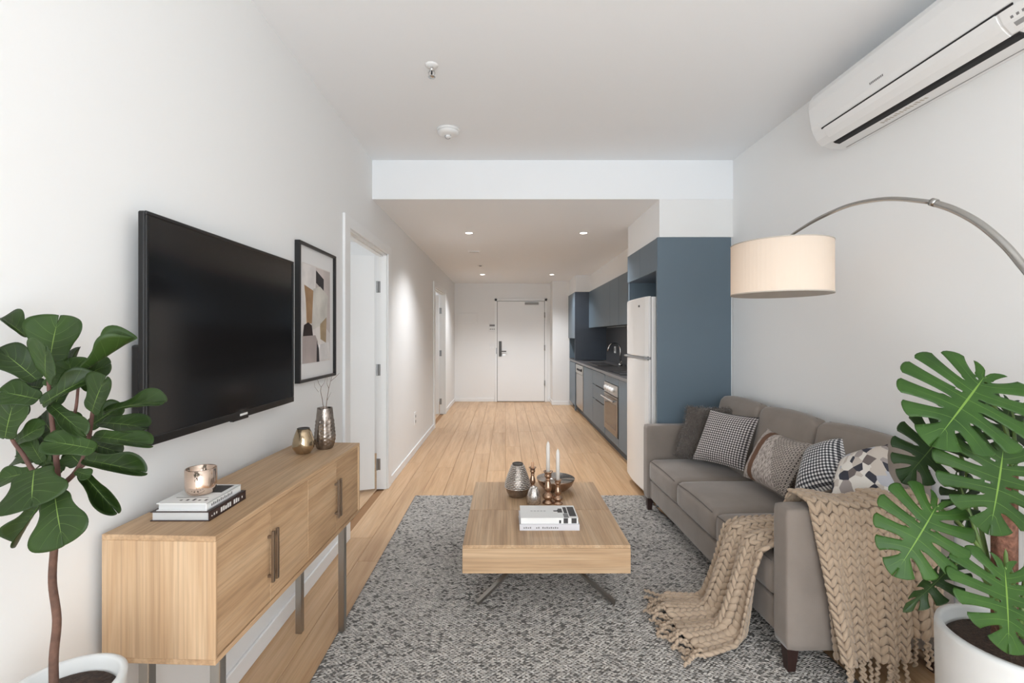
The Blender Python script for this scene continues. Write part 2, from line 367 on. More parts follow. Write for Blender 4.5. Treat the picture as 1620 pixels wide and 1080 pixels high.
# door frames + leaves on the left wall
def door_frame(name, y0, y1):
    bm = bmesh.new(); w = .10 if y0 < 5 else .11
    abox(bm, XL-T-.001, XL+.0, y0, y0+.018, 0, DH); abox(bm, XL-T-.001, XL, y1-.018, y1, 0, DH); abox(bm, XL-T-.001, XL, y0, y1, DH-.018, DH)
    abox(bm, XL, XL+.017, y0-w, y0+.006, 0, DH+.07, .003); abox(bm, XL, XL+.017, y1-.006, y1+w, 0, DH+.07, .003); abox(bm, XL, XL+.0165, y0-.01, y1+.01, DH-.006, DH+.07, .003)
    abox(bm, XL-.06, XL-.03, y0+.018, y0+.028, 0, DH-.018); abox(bm, XL-.06, XL-.03, y0+.018, y1-.018, DH-.03, DH-.018)
    return struct(bm_mk(name, bm, 'trim'))
door_frame('trim_2', *d1); door_frame('trim_3', *d2)
def leaf_door(name, hy, ang, w, label):
    hx = XL-T-.002
    bm = bmesh.new(); abox(bm, 0.012, w, -.018, .018, .012, DH-.025, .002)
    R = Matrix.Translation((hx-.004, hy-.024, 0)) @ Matrix.Rotation(math.pi+ang, 4, 'Z'); bm.transform(R)
    d = struct(bm_mk(name, bm, 'door'), label)
    for z in (.22, 1.05, 1.78):
        bm = bmesh.new(); bmesh.ops.create_cone(bm, segments=12, radius1=.008, radius2=.008, depth=.1, cap_ends=True, matrix=Matrix.Translation((hx+.006, hy-.026, z)))
        abox(bm, hx+.002, hx+.034, hy-.0215, hy-.0185, z-.05, z+.05); bm_mk('hinge', bm, 'hinge', d)
    bm = bmesh.new(); abox(bm, w-.12, w-.04, -.06, -.045, 1.0, 1.02, .004); abox(bm, w-.06, w-.045, -.05, -.018, 1.0, 1.02); bm.transform(R); bm_mk('handle', bm, 'nickel', d)
    return d
leaf_door('door_1', d1[1], math.radians(21), .98, 'white door standing open beside the framed print')
leaf_door('door_2', d2[1], math.radians(30), 1.1, 'white door standing open near the far end of the hall')
# entrance door
k = YE/F; ex0, ex1 = (787-VX)*k, (861-VX)*k; ez = 2.055
dr = struct(box('door_3', ex0, ex1, YE-.045, YE-.003, .012, ez, 'door', None, .002), 'white flat entrance door at the end of the hall')
bm = bmesh.new()
for a, b, c, e in ((ex0-.055, ex0-.008, 0, ez+.055), (ex1+.008, ex1+.055, 0, ez+.055), (ex0-.055, ex1+.055, ez+.008, ez+.055)): abox(bm, a, b, YE-.03, YE, c, e, .003)
struct(bm_mk('trim_4', bm, 'trim'))
struct(box('trim_5', ex0-.008, ex1+.008, YE-.012, YE-.001, 0.0, ez+.008, 'gap'), 'dark gap around the entrance door')
for z in (.33, 1.05, 1.72): lobj('hinge', [(.011, 0), (.011, .11)], (ex1+.004, YE-.05, z), 'hinge', dr, 10)
box('lock_plate', ex0+.03, ex0+.085, YE-.065, YE-.045, .93, 1.24, 'lever', dr, .006, 2)
bm = bmesh.new(); abox(bm, ex0+.05, ex0+.07, YE-.10, YE-.065, 1.025, 1.045); abox(bm, ex0+.05, ex0+.18, YE-.112, YE-.095, 1.022, 1.046, .005, 2); bm_mk('lever', bm, 'lever', dr)
box('key_escutcheon', ex0+.1, ex0+.17, YE-.048, YE-.045, .955, .975, 'nickel', dr)
box('door_closer', ex1-.4, ex1-.12, YE-.085, YE-.045, 1.985, 2.03, 'grey', dr, .006, 2)
box('strike_plate', ex0-.03, ex0-.012, YE-.034, YE-.03, .98, 1.1, 'hinge', dr)

# ------------------------------------------------------------------ wall and ceiling fittings
def wallrect(px0, px1, py0, py1): return (px0-VX)*k, (px1-VX)*k, H-(py1-VY)*k, H-(py0-VY)*k
a, b, c, e = wallrect(724.5, 756, 494, 511.5)
t = thing('switchboard_panel', 'flush white switchboard cover on the hall end wall', 'panel', ((a+b)/2, YE, c)); box('frame', a, b, YE-.008, YE, c, e, 'wall', t, .002); box('cover', a+.02, b-.02, YE-.013, YE-.008, c+.02, e-.02, 'wall', t, .002)
a, b, c, e = wallrect(773, 784.5, 511.5, 524)
t = thing('intercom', 'white intercom unit with small dark display beside the entrance door', 'intercom', ((a+b)/2, YE, c)); box('body', a, b, YE-.025, YE, c, e, 'white', t, .004, 2); box('display', a+.02, b-.02, YE-.027, YE-.025, e-.06, e-.022, 'ink2', t)
for q in range(3): box('button', a+.025+q*.038, a+.05+q*.038, YE-.028, YE-.0245, c+.035, c+.055, 'grey', t, .002)
a, b, c, e = wallrect(774, 782.5, 545, 554)
t = thing('light_switch', 'small white light switch plate below the intercom', 'switch', ((a+b)/2, YE, c)); box('plate', a, b, YE-.008, YE, c, e, 'white', t, .002)
for q in (0, 1): box('rocker', a+.02+q*.045, a+.042+q*.045, YE-.012, YE-.008, c+.04, e-.04, 'trim', t, .001)
ko = -(XL)/(VX-656.3); oy, oz = ko*F, H-(662-VY)*ko
t = thing('wall_outlet', 'white power outlet low on the hall wall between the two side doors', 'outlet', (XL, oy, oz-.06)); box('plate', XL, XL+.009, oy-.05, oy+.05, oz-.075, oz+.075, 'white', t, .003, 2)
for z in (oz+.03, oz-.03): box('socket', XL+.009, XL+.011, oy-.02, oy+.02, z-.015, z+.015, 'grey', t)
for X, Y, lab in ((-.383, 4.9, 'round recessed downlight in kitchen ceiling, near pair, hall wall side'), (.812, 4.9, 'round recessed downlight in kitchen ceiling, near pair, fridge side'), (-.41, 8.23, 'round recessed downlight near the entrance, hall wall side'), (.81, 8.23, 'round recessed downlight near the entrance, kitchen side')):
    t = thing('downlight', lab, 'light', (X, Y, ZK), 'recessed ceiling downlights')
    lobj('trim_ring', [(.036, ZK-.002), (.040, ZK-.006), (.052, ZK-.004), (.054, ZK), (.036, ZK)], (X, Y, 0), 'white', t, 28)
    lobj('lens', [(.001, ZK-.004), (.037, ZK-.003), (.037, ZK-.001)], (X, Y, 0), 'led', t, 24)
    l = bpy.data.lights.new('downlight_lamp', 'SPOT'); l.energy = DOWNLIGHT_W*4; l.spot_size = math.radians(128); l.spot_blend = 1; l.shadow_soft_size = .05; l.color = (.95, .97, 1)
    lo = bpy.data.objects.new('downlight_lamp', l); COL.objects.link(lo); lo.location = (X, Y, ZK-.03); attach(lo, t)
kc = (ZK-H)/(VY-398); t = thing('ceiling_vent', 'thin flush ceiling vent slot in the kitchen ceiling', 'vent', ((750-VX)*kc, kc*F, ZK)); x, y = (750-VX)*kc, kc*F
box('frame', x-.075, x+.075, y-.05, y+.05, ZK-.006, ZK, 'ceil', t, .002); box('slot', x-.06, x+.06, y-.01, y+.01, ZK-.008, ZK-.005, 'grey', t)
kc = (ZK-H)/(VY-420); x, y = (760-VX)*kc, kc*F
t = thing('ceiling_sensor', 'tiny flush round sensor in the hall ceiling', 'sensor', (x, y, ZK)); lobj('rim', [(.03, ZK), (.045, ZK-.004), (.05, ZK)], (x, y, 0), 'white', t, 20); lobj('dome', [(.001, ZK-.014), (.015, ZK-.012), (.025, ZK-.003)], (x, y, 0), 'grey', t, 16)
# sprinkler and smoke alarm on the living ceiling
kc = (ZC-H)/(VY-103); x, y = (683-VX)*kc, kc*F
t = thing('fire_sprinkler', 'chrome and white fire sprinkler head on the living ceiling', 'sprinkler', (x, y, ZC))
lobj('escutcheon', [(.012, ZC-.012), (.026, ZC-.009), (.034, ZC-.002), (.034, ZC)], (x, y, 0), 'white', t, 28)
lobj('nozzle', [(.009, ZC-.03), (.009, ZC-.009)], (x, y, 0), 'chrome', t, 12)
for s in (-1, 1): tobj('yoke_arm', [(x+s*.009, y, ZC-.026), (x+s*.017, y, ZC-.04), (x+s*.012, y, ZC-.055), (x, y, ZC-.06)], .0025, 'chrome', t, 6)
lobj('bulb', [(.002, ZC-.056), (.004, ZC-.045), (.003, ZC-.03)], (x, y, 0), 'black', t, 8)
lobj('deflector', [(.004, ZC-.063), (.019, ZC-.062), (.019, ZC-.06), (.004, ZC-.059)], (x, y, 0), 'chrome', t, 20)
kc = (ZC-H)/(VY-205); x, y = (709-VX)*kc, kc*F
t = thing('smoke_alarm', 'round white smoke alarm on the living ceiling near the beam', 'smoke alarm', (x, y, ZC))
lobj('base', [(.075, ZC-.012), (.077, ZC-.008), (.077, ZC)], (x, y, 0), 'white', t, 40)
lobj('cover', [(.02, ZC-.042), (.05, ZC-.038), (.068, ZC-.028), (.073, ZC-.014)], (x, y, 0), 'white', t, 40)
lobj('chamber', [(.012, ZC-.055), (.018, ZC-.052), (.02, ZC-.038)], (x, y, 0), 'white', t, 20)
tobj('clip', [(x+.02*math.cos(q), y-.012+.0*q, ZC-.05+.018*math.sin(q)) for q in np.linspace(.3, 5.6, 14)], .0022, 'grey', t, 6)

# ------------------------------------------------------------------ kitchen
KF = 1.26   # base door fronts
t = thing('fridge_surround', 'tall blue end panel and housing beside the white fridge', 'cabinet', (1.49, YF, 0))
box('end_panel', 1.194, 1.776, YF, YF+.03, 0, 2.126, 'blue', t, .0015); box('rear_panel', 1.215, 1.776, 4.61, 4.64, 0, 2.126, 'blue', t)
box('filler_strip', 1.776, XR-.003, YF+.008, YF+.03, 0, 2.126, 'trim', t)
t = thing('wall_cabinet', 'blue two-door cabinet above the white fridge', 'cabinet', (1.49, 4.2, 1.87))
box('carcass', 1.216, 1.776, YF+.031, 4.609, 1.868, 2.126, 'navy', t)
for y0, y1 in ((YF+.032, 4.19), (4.193, 4.609)): box('door', 1.197, 1.2155, y0, y1, 1.868, 2.125, 'blue', t, .0015)
for (y0, y1), n, lab in (((6.62, 8.287), 1, 'blue wall cabinet next to the tall pantry'), ((4.645, 6.618), 4, 'blue wall cabinet between the pantry-side cabinet and the fridge')):
    t = thing('wall_cabinet', lab, 'cabinet', (1.63, (y0+y1)/2, 1.5)); box('carcass', 1.489, XR-.004, y0, y1, 1.5, 2.126, 'navy', t)
    for q in range(n):
        a = y0+(y1-y0)*q/n; box('door', 1.47, 1.4885, a+.0015, y0+(y1-y0)*(q+1)/n-.0015, 1.49, 2.125, 'blue', t, .0015)
# pantry
t = thing('pantry_cabinet', 'tall blue pantry cabinet with open niche at the far kitchen end', 'cabinet', (1.5, 8.7, 0))
box('side_panel', 1.222, XR-.004, 8.29, 8.32, .92, 2.126, 'navy', t); box('far_panel', 1.24, XR-.004, 9.11, 9.14, .92, 2.126, 'blue', t)
box('back_panel', XR-.02, XR-.004, 8.32, 9.11, .92, 2.126, 'navy', t); box('upper_carcass', 1.242, XR-.02, 8.32, 9.11, 1.31, 2.12, 'navy', t)
box('upper_door', 1.222, 1.241, 8.322, 9.14, 1.305, 2.124, 'blue', t, .0015)
t = thing('base_cabinet', 'blue base cabinet under the pantry niche', 'cabinet', (1.5, 8.7, 0)); box('carcass', 1.26, XR-.004, 8.36, 9.14, .1, .868, 'navy', t); box('door', 1.242, 1.259, 8.40, 9.138, .1, .862, 'blue', t, .0015); box('end_filler', 1.235, 1.259, 8.345, 8.397, 0.02, .868, 'blue', t)
t = thing('base_cabinet', 'blue single-door base cabinet beside the dishwasher', 'cabinet', (1.5, 7.2, 0)); box('carcass', KF+.02, XR-.004, 6.79, 7.59, .1, .868, 'navy', t); box('door', KF, KF+.019, 6.79, 7.588, .1, .855, 'blue', t, .0015); box('finger_pull', KF+.004, KF+.02, 6.9, 7.3, .855, .867, 'gap', t)
t = thing('drawer_cabinet', 'blue three-drawer base cabinet between door unit and oven', 'cabinet', (1.5, 6.4, 0)); box('carcass', KF+.02, XR-.004, 5.97, 6.785, .1, .868, 'navy', t)
for z0, z1 in ((.1, .458), (.466, .658), (.666, .858)):
    d = box('drawer_front', KF, KF+.019, 5.972, 6.783, z0, z1, 'blue', t, .0015)
    if z1 < .8: box('finger_pull', KF-.004, KF+.01, 6.05, 6.55, z1-.004, z1+.007, 'gap', d)
t = thing('oven_cabinet', 'blue surround panel housing the built-in oven', 'cabinet', (1.5, 5.3, 0)); 
box('side', KF+.02, XR-.004, 5.95, 5.968, .1, .868, 'navy', t); box('base', KF, XR-.004, 5.24, 5.949, .1, .19, 'blue', t); box('rail', KF, KF+.4, 5.24, 5.949, .785, .868, 'blue', t); box('filler_panel', KF, XR-.004, 4.645, 5.235, .1, .868, 'blue', t, .0015)
t = thing('oven', 'stainless built-in oven with white knobs under the cooktop', 'oven', (1.5, 5.6, .2)); box('body', KF+.02, XR-.06, 5.25, 5.94, .195, .78, 'steel_dk', t)
box('control_panel', KF-.012, KF+.02, 5.25, 5.94, .655, .78, 'steel', t, .003)
for y in (5.45, 5.56, 5.68, 5.8): lobj('knob', [(.024, KF-.045), (.027, KF-.02), (.027, KF-.012)], (0, y, .72), 'white', t, 18, 'x')
d = box('door', KF-.015, KF+.02, 5.25, 5.94, .2, .648, 'steel_dk', t, .004); box('window', KF-.0165, KF-.015, 5.31, 5.88, .27, .56, 'glassdk', d)
bm = bmesh.new(); abox(bm, KF-.065, KF-.045, 5.27, 5.92, .595, .617, .006, 2); abox(bm, KF-.05, KF-.014, 5.30, 5.33, .598, .614); abox(bm, KF-.05, KF-.014, 5.86, 5.89, .598, .614); bm_mk('handle', bm, 'chrome', d)
t = thing('dishwasher', 'stainless dishwasher under the far end of the counter', 'dishwasher', (1.5, 8.0, 0)); box('body', KF+.01, XR-.03, 7.6, 8.34, .1, .86, 'grey', t)
d = box('door', KF-.012, KF+.01, 7.605, 8.335, .12, .70, 'steel', t, .004); box('control_panel', KF-.018, KF+.01, 7.605, 8.335, .705, .855, 'steel', t, .004); box('handle_recess', KF-.019, KF-.012, 7.75, 8.2, .755, .79, 'gap', t); lobj('dial', [(.02, KF-.03), (.024, KF-.018)], (0, 7.7, .78), 'black', t, 16, 'x')
bm = bmesh.new(); abox(bm, 1.31, 1.325, 4.645, 9.14, 0, .1); struct(bm_mk('trim_6', bm, 'kick'), 'dark blue kickboard under the kitchen cabinets')
t = tag(box('countertop', 1.24, XR-.004, 4.645, 9.14, .87, .905, 'stone', None, .002), 'dark grey stone kitchen countertop', 'countertop')
struct(box('trim_7', XR-.014, XR-.0005, 4.645, 8.285, .907, 1.488, 'splash'), 'charcoal splashback behind the sink')
t = thing('kitchen_sink', 'dark rimmed sink set in the countertop', 'sink', (1.5, 7.2, .9)); bm = bmesh.new()
for b in ((1.34, 1.36, 6.85, 7.75), (1.62, 1.64, 6.85, 7.75), (1.36, 1.62, 6.85, 6.87), (1.36, 1.62, 7.73, 7.75)): abox(bm, *b, .9055, .912, .002)
bm_mk('rim', bm, 'steel_dk', t); box('basin', 1.36, 1.62, 6.87, 7.73, .9055, .908, 'gap', t); lobj('drain', [(.03, .909), (.035, .908)], (1.49, 7.3, 0), 'chrome', t, 16)
t = thing('cooktop', 'black glass cooktop above the oven', 'cooktop', (1.52, 5.6, .905)); box('glass', 1.29, 1.74, 5.28, 5.92, .905, .911, 'black', t, .002)
for x, y in ((1.40, 5.44), (1.40, 5.76), (1.63, 5.44), (1.63, 5.76)): lobj('burner_ring', [(.06, .911), (.075, .9125), (.08, .911)], (x, y, 0), 'grey', t, 24)
t = thing('kitchen_tap', 'tall curved chrome gooseneck tap behind the sink', 'tap', (1.70, 6.95, .905)); lobj('base', [(.028, .905), (.028, .93), (.018, .94)], (1.70, 6.95, 0), 'chrome', t, 20)
bp = [(1.70, 6.95, .93), (1.70, 6.95, 1.12)]+[(1.70-.09+.09*math.cos(q), 6.95, 1.14+.10*math.sin(q)) for q in np.linspace(0, 2.75, 12)]+[(1.515, 6.95, 1.12)]
tobj('spout', bp, .012, 'chrome', t, 10); tobj('lever', [(1.70, 6.93, .95), (1.70, 6.86, .985)], [.010, .006], 'chrome', t, 8)
t = thing('splashback_outlet', 'pale power outlet on the charcoal splashback', 'outlet', (XR-.014, 7.6, 1.1)); box('plate', XR-.022, XR-.014, 7.55, 7.66, 1.07, 1.18, 'white', t, .003); box('socket', XR-.024, XR-.022, 7.585, 7.625, 1.1, 1.15, 'grey', t)
# fridge: cross-section with bowed doors
t = thing('fridge', 'white two-door refrigerator with bowed doors', 'fridge', (1.45, 4.09, 0)); fy0, fy1, fx = 3.765, 4.415, 1.165
box('body', fx+.005, 1.74, fy0, fy1, .03, 1.665, 'fridge', t, .006, 2)
def bowed(z0, z1):
    n = 14; ring = [(fx, fy0+.002)]+[(fx-.03-.022*math.sin(math.pi*i/n)-(.0 if 0 < i < n else -.012), fy0+.002+(fy1-fy0-.004)*i/n) for i in range(n+1)]+[(fx, fy1-.002)]
    zs = [z0, z0+.01, z1-.012, z1]; v, f = [], []; m = len(ring)
    for q, z in enumerate(zs):
        ins = .006 if q in (0, 3) else 0
        for x, y in ring: v.append((min(fx, x+ins if x < fx-.001 else x), y, z))
    for q in range(3):
        for j in range(m): f.append((q*m+j, q*m+(j+1) % m, (q+1)*m+(j+1) % m, (q+1)*m+j))
    f += [tuple(range(m))[::-1], tuple(3*m+j for j in range(m))]; return v, f
for z0, z1, nm in ((.08, 1.158, 'fridge_door'), (1.178, 1.668, 'freezer_door')): mk(nm, *bowed(z0, z1), 'fridge', t, False)
box('door_gasket', fx-.02, fx+.005, fy0+.01, fy1-.01, .085, 1.66, 'gap', t); box('grip_strip', fx-.05, fx, fy0+.004, fy1-.004, 1.160, 1.176, 'grey', t)
box('badge', fx-.0515, fx-.046, 3.92, 3.945, 1.59, 1.605, 'ink', t)
for y in (fy0+.05, fy1-.05): lobj('foot', [(.02, 0), (.02, .031)], (fx+.06, y, 0), 'black', t, 12)

# ------------------------------------------------------------------ air conditioner
ax0, ax1 = 1.425, 2.475
t = thing('air_conditioner', 'white split air conditioner mounted high on the wall above the sofa', 'air conditioner', (XR, 1.95, 2.33))
def extr(name, prof, y0, y1, mat, parent, ends=0, smooth=False):
    ys = [y0, y1] if not ends else [y0, y0+ends, y1-ends, y1]; v, f = [], []; m = len(prof); cx = sum(p[0] for p in prof)/m; cz = sum(p[1] for p in prof)/m
    for q, y in enumerate(ys):
        s = .93 if ends and q in (0, len(ys)-1) else 1
        for o_, z in prof: v.append((XR-max(.0005, o_ if o_ < .01 else cx+(o_-cx)*s), y, cz+(z-cz)*s))
    for q in range(len(ys)-1):
        for j in range(m): f.append((q*m+j, q*m+(j+1) % m, (q+1)*m+(j+1) % m, (q+1)*m+j))
    f += [tuple(range(m)), tuple((len(ys)-1)*m+j for j in range(m))[::-1]]
    bm = bmesh.new(); bv = [bm.verts.new(p) for p in v]; [bm.faces.new([bv[i] for i in q]) for q in f]; return bm_mk(name, bm, mat, parent, smooth)
extr('housing', [(0, 2.328), (.09, 2.330), (.128, 2.342), (.155, 2.37), (.172, 2.405), (.184, 2.44), (.196, 2.53), (.192, 2.57), (.175, 2.60), (0, 2.61)], ax0, ax1, 'white', t, .012)
extr('front_panel', [(.175, 2.418), (.1775, 2.414), (.1875, 2.44), (.2005, 2.53), (.196, 2.572), (.178, 2.604), (.17, 2.60), (.19, 2.53)], ax0+.004, ax1-.012, 'white', t)
extr('panel_gap', [(.165, 2.406), (.1745, 2.4055), (.1775, 2.4115), (.17, 2.414)], ax0+.07, ax1-.075, 'gap', t)
extr('louvre', [(.11, 2.345), (.1235, 2.3365), (.148, 2.3565), (.166, 2.382), (.1755, 2.4055), (.165, 2.40), (.14, 2.365)], ax0+.125, ax1-.09, 'white', t)
extr('air_slot', [(.085, 2.335), (.09, 2.3265), (.113, 2.3305), (.122, 2.3365), (.115, 2.345)], ax0+.10, ax1-.085, 'gap', t)
extr('base_seam', [(.02, 2.332), (.02, 2.3268), (.024, 2.3268), (.024, 2.332)], ax0+.02, ax1-.04, 'grey', t)
extr('display_panel', [(.13, 2.3435), (.1295, 2.3385), (.157, 2.367), (.1745, 2.4035), (.168, 2.40)], ax0+.01, ax0+.115, 'white', t)
extr('display_window', [(.140, 2.350), (.1405, 2.3495), (.151, 2.3605), (.15, 2.3615)], ax0+.03, ax0+.09, 'grey', t)
for q in range(4): extr('indicator', [(.158, 2.372), (.1600, 2.3722), (.1635, 2.3795), (.163, 2.380)], ax0+.03+q*.017, ax0+.038+q*.017, 'ink2', t)
for q in range(9): extr('lettering', [(.1895, 2.452), (.1897, 2.4515), (.1917, 2.4605), (.1907, 2.461)], 1.99+q*.0085, 1.9955+q*.0085, 'ink2', t)
for q in range(14): extr('print', [(.050, 2.330), (.050, 2.3285), (.064+.004*(q % 3), 2.3290), (.066, 2.331)], 1.93+q*.017, 1.94+q*.017, 'shade_trim', t)

# ------------------------------------------------------------------ television and print on the left wall
ty0, ty1, tz0, tz1, tx = 1.283, 2.178, 1.045, 1.693, -.985
t = thing('television', 'large black flat television mounted on the wall above the sideboard', 'television', (XL, 1.73, 1.3))
box('back_shell', XL+.018, tx-.018, ty0+.008, ty1-.06, tz0+.012, tz0+.28, 'bezel', t, .006, 2)
box('casing', tx-.022, tx-.004, ty0, ty1, tz0, tz1, 'bezel', t, .003)
bm = bmesh.new()
for b in ((ty0, ty1, tz1-.011, tz1), (ty0, ty1, tz0, tz0+.024), (ty0, ty0+.011, tz0+.024, tz1-.011), (ty1-.011, ty1, tz0+.024, tz1-.011)): abox(bm, tx-.004, tx+.003, *b, .0015)
bm_mk('bezel', bm, 'bezel', t); box('screen', tx-.004, tx-.0005, ty0+.011, ty1-.011, tz0+.024, tz1-.011, 'screen', t)
box('sensor_bar', tx-.016, tx, 1.70, 1.80, tz0-.008, tz0, 'bezel', t, .002); box('logo', tx+.003, tx+.0036, 1.735, 1.785, tz0+.008, tz0+.016, 'white', t)
box('wall_bracket', XL+.003, XL+.02, 1.5, 1.9, 1.2, 1.5, 'black', t)
py0, py1, pz0, pz1 = 1.03/328*F, 1.03/270*F, 1.112, 1.828
t = thing('framed_print', 'abstract beige collage print in a thin black frame beside the television', 'picture', (XL, 2.55, 1.12)); fx_ = XL+.028
bm = bmesh.new()
for b in ((py0, py1, pz1-.014, pz1), (py0, py1, pz0, pz0+.014), (py0, py0+.014, pz0+.014, pz1-.014), (py1-.014, py1, pz0+.014, pz1-.014)): abox(bm, XL+.001, fx_, *b, .001)
bm_mk('frame', bm, 'frame_blk', t); box('mat_board', XL+.004, XL+.012, py0+.014, py1-.014, pz0+.014, pz1-.014, 'mat_board', t)
# artwork patches: (u,v) in the print window, stacked in thin layers
ay0, ay1, az0, az1 = py0+.06, py1-.06, pz0+.095, pz1-.10
pic = box('print_sheet', XL+.012, XL+.0125, ay0, ay1, az0, az1, art('art_ground', (214, 208, 204)), t)
def patch(pts, col, lay, s=8):
    v = [(XL+.0125+.0004*lay, ay0+(ay1-ay0)*u, az0+(az1-az0)*w) for u, w in pts]+[(XL+.0120, ay0+(ay1-ay0)*u, az0+(az1-az0)*w) for u, w in pts]; n = len(pts)
    f = [tuple(range(n)), tuple(range(n, 2*n))[::-1]]+[(j, n+j, n+(j+1) % n, (j+1) % n) for j in range(n)]
    bm = bmesh.new(); bv = [bm.verts.new(p) for p in v]; [bm.faces.new([bv[i] for i in q]) for q in f]; bm_mk('painted_shape', bm, art('art_%d' % lay, col, s), pic)
patch([(.45, .99), (.99, .99), (.99, .3), (.45, .5)], (196, 186, 182), 1)
patch([(.0, .99), (.45, .99), (.43, .70), (.1, .76), (.12, .4), (0, .4)], (222, 217, 214), 2)
patch([(.46, .96), (.74, .89), (.74, .76), (.46, .83)], (52, 48, 50), 3)
patch([(.06, .78), (.36, .74), (.32, .40), (.14, .40), (.12, .6)], (160, 128, 96), 4, 14)
patch([(.36, .76), (.6, .80), (.9, .72), (.86, .46), (.7, .40), (.3, .33)], (206, 202, 194), 5)
patch([(.6, .40), (.84, .48), (.82, .20), (.62, .24)], (164, 144, 116), 6, 14)
patch([(.02, .26), (.34, .27), (.3, .38), (.18, .41), (.06, .38)], (42, 30, 30), 7)
patch([(0, 0), (.46, 0), (.5, .22), (.42, .28), (0, .27)], (178, 166, 162), 8, 5)
patch([(.46, .0), (.56, .0), (.54, .14), (.47, .22)], (48, 44, 48), 9)
patch([(.56, .01), (.96, .02), (.92, .20), (.58, .18)], (216, 212, 210), 10)

# ------------------------------------------------------------------ sideboard (slightly turned from the wall)
SB = Matrix.Translation((-.730, 1.18, 0)) @ Matrix.Rotation(math.radians(-2.3), 4, 'Z')   # local: x -depth..0 (front), y 0..L
SL, SD, SZ0, SZ1 = 1.035, .297, .52, .846
t = thing('sideboard', 'oak sideboard with four doors and steel legs under the television', 'sideboard', tuple(SB.translation))
def sb(name, b, mat, parent=t, bev=.0015, seg=1):
    bm = bmesh.new(); abox(bm, *b, bev, seg); bm.transform(SB); return bm_mk(name, bm, mat, parent)
TH = .014
sb('top_panel', (-SD, 0, 0, SL, SZ1-TH, SZ1), 'oak_y'); sb('bottom_panel', (-SD, 0, 0, SL, SZ0, SZ0+TH), 'oak_y')
sb('end_panel', (-SD, 0, 0, TH*.6, SZ0+TH, SZ1-TH), 'oak_z'); sb('end_panel', (-SD, 0, SL-TH, SL, SZ0+TH, SZ1-TH), 'oak_z'); sb('back_panel', (-SD, -SD+.008, TH, SL-TH, SZ0+TH, SZ1-TH), 'oak_y'); sb('divider', (-SD+.01, -.024, SL/2-.008, SL/2+.008, SZ0+TH, SZ1-TH), 'oak_z')
ed = np.linspace(TH*.6+.002, SL-TH-.002, 5)
for q in range(4):
    d = sb('door', (-.022, -.004, ed[q]+.001, ed[q+1]-.001, SZ0+TH+.002, SZ1-TH-.002), 'oak_y', t, .001)
    yh = ed[q+1]-.012 if q % 2 == 0 else ed[q]+.012
    bm = bmesh.new(); abox(bm, .008, .016, yh-.005, yh+.005, .60, .756, .001); abox(bm, -.004, .009, yh-.004, yh+.004, .615, .622); abox(bm, -.004, .009, yh-.004, yh+.004, .734, .741); bm.transform(SB); bm_mk('handle', bm, 'steel_dk', d)
for yy in (.085, SL-.085):
    for xx in (-.05, -SD+.05): sb('leg', (xx-.014, xx+.014, yy-.014, yy+.014, .014 if xx > -.1 and yy > .5 else 0, SZ0), 'steel', t)
# books and cup on the sideboard
def book(name, label, x0, x1, y0, y1, z0, z1, cov, spine_x, group, extra=None, rot=0):
    b = thing(name, label, 'book', ((x0+x1)/2, (y0+y1)/2, z0), group); cx, cy = (x0+x1)/2, (y0+y1)/2; R = Matrix.Translation((cx, cy, 0)) @ Matrix.Rotation(rot, 4, 'Z') @ Matrix.Translation((-cx, -cy, 0)); th = .0022
    def pc(nm, bb, mat, par=b, bev=0):
        bm = bmesh.new(); abox(bm, *bb, bev, 2); bm.transform(R); return bm_mk(nm, bm, mat, par)
    if spine_x: pc('pages', (x0+.004, x1-.003, y0+.004, y1-.004, z0+th, z1-th), 'paper'); sp = pc('spine', (x1-.003, x1, y0, y1, z0, z1), cov, b, .001)
    else: pc('pages', (x0+.004, x1-.004, y0+.003, y1-.004, z0+th, z1-th), 'paper'); sp = pc('spine', (x0, x1, y0, y0+.003, z0, z1), cov, b, .001)
    pc('back_cover', (x0, x1, y0, y1, z0, z0+th), cov); fc = pc('front_cover', (x0, x1, y0, y1, z1-th, z1), cov)
    if extra: extra(pc, sp, fc)
    return b
def ex1_(pc, sp, fc):
    n = 15
    for q in range(n):
        if q in (3, 9, 13): continue
        big = 3 < q < 13; y = 1.285+q*.0105; h = .0065 if big else .003
        pc('letter', (-.8055, -.8050, y, y+(.007 if big else .004), .8585-h, .8585+h-(.003 if q % 3 == 0 else 0)), 'cover', sp)
book('brown_book', 'dark brown spined book at the bottom of the sideboard stack', -.966, -.8055, 1.275, 1.455, SZ1, .872, 'cover_br', True, 'books on the sideboard', ex1_)
def ex2_(pc, sp, fc):
    for q in range(12): pc('letter', (-.8155, -.8150, 1.30+q*.0085, 1.3055+q*.0085, .879, .885+.002*(q % 2)), 'ink2', sp)
    for q in range(5): pc('letter', (-.905+q*.017, -.899+q*.017, 1.302, 1.308+.004*(q % 3), .8930, .8934), 'ink', fc)
    pc('cover_photo', (-.885, -.83, 1.37, 1.435, .8930, .8934), 'ink', fc); pc('cover_line', (-.93, -.84, 1.325, 1.328, .8930, .8934), 'ink2', fc)
book('white_book', 'white covered book on top of the brown book, under the cup', -.953, -.8155, 1.28, 1.445, .8722, .893, 'cover', True, 'books on the sideboard', ex2_)
kx = (H-.893)/(780-VY); cx, cy = (318-VX)*kx, kx*F; r0 = .0405
t = thing('votive_cup', 'rose gold mirrored glass cup on the white book', 'cup', (cx, cy, .8935))
lobj('glass', [(.026, .8935), (.034, .898), (.039, .907), (r0, .92), (r0, .966), (r0-.002, .9675), (r0-.0035, .966), (r0-.004, .92), (.034, .905), (.01, .901)], (cx, cy, 0), 'rose', t, 40)
lobj('wax', [(.036, .905), (.0362, .925), (.01, .926)], (cx, cy, 0), 'candle', t, 24)
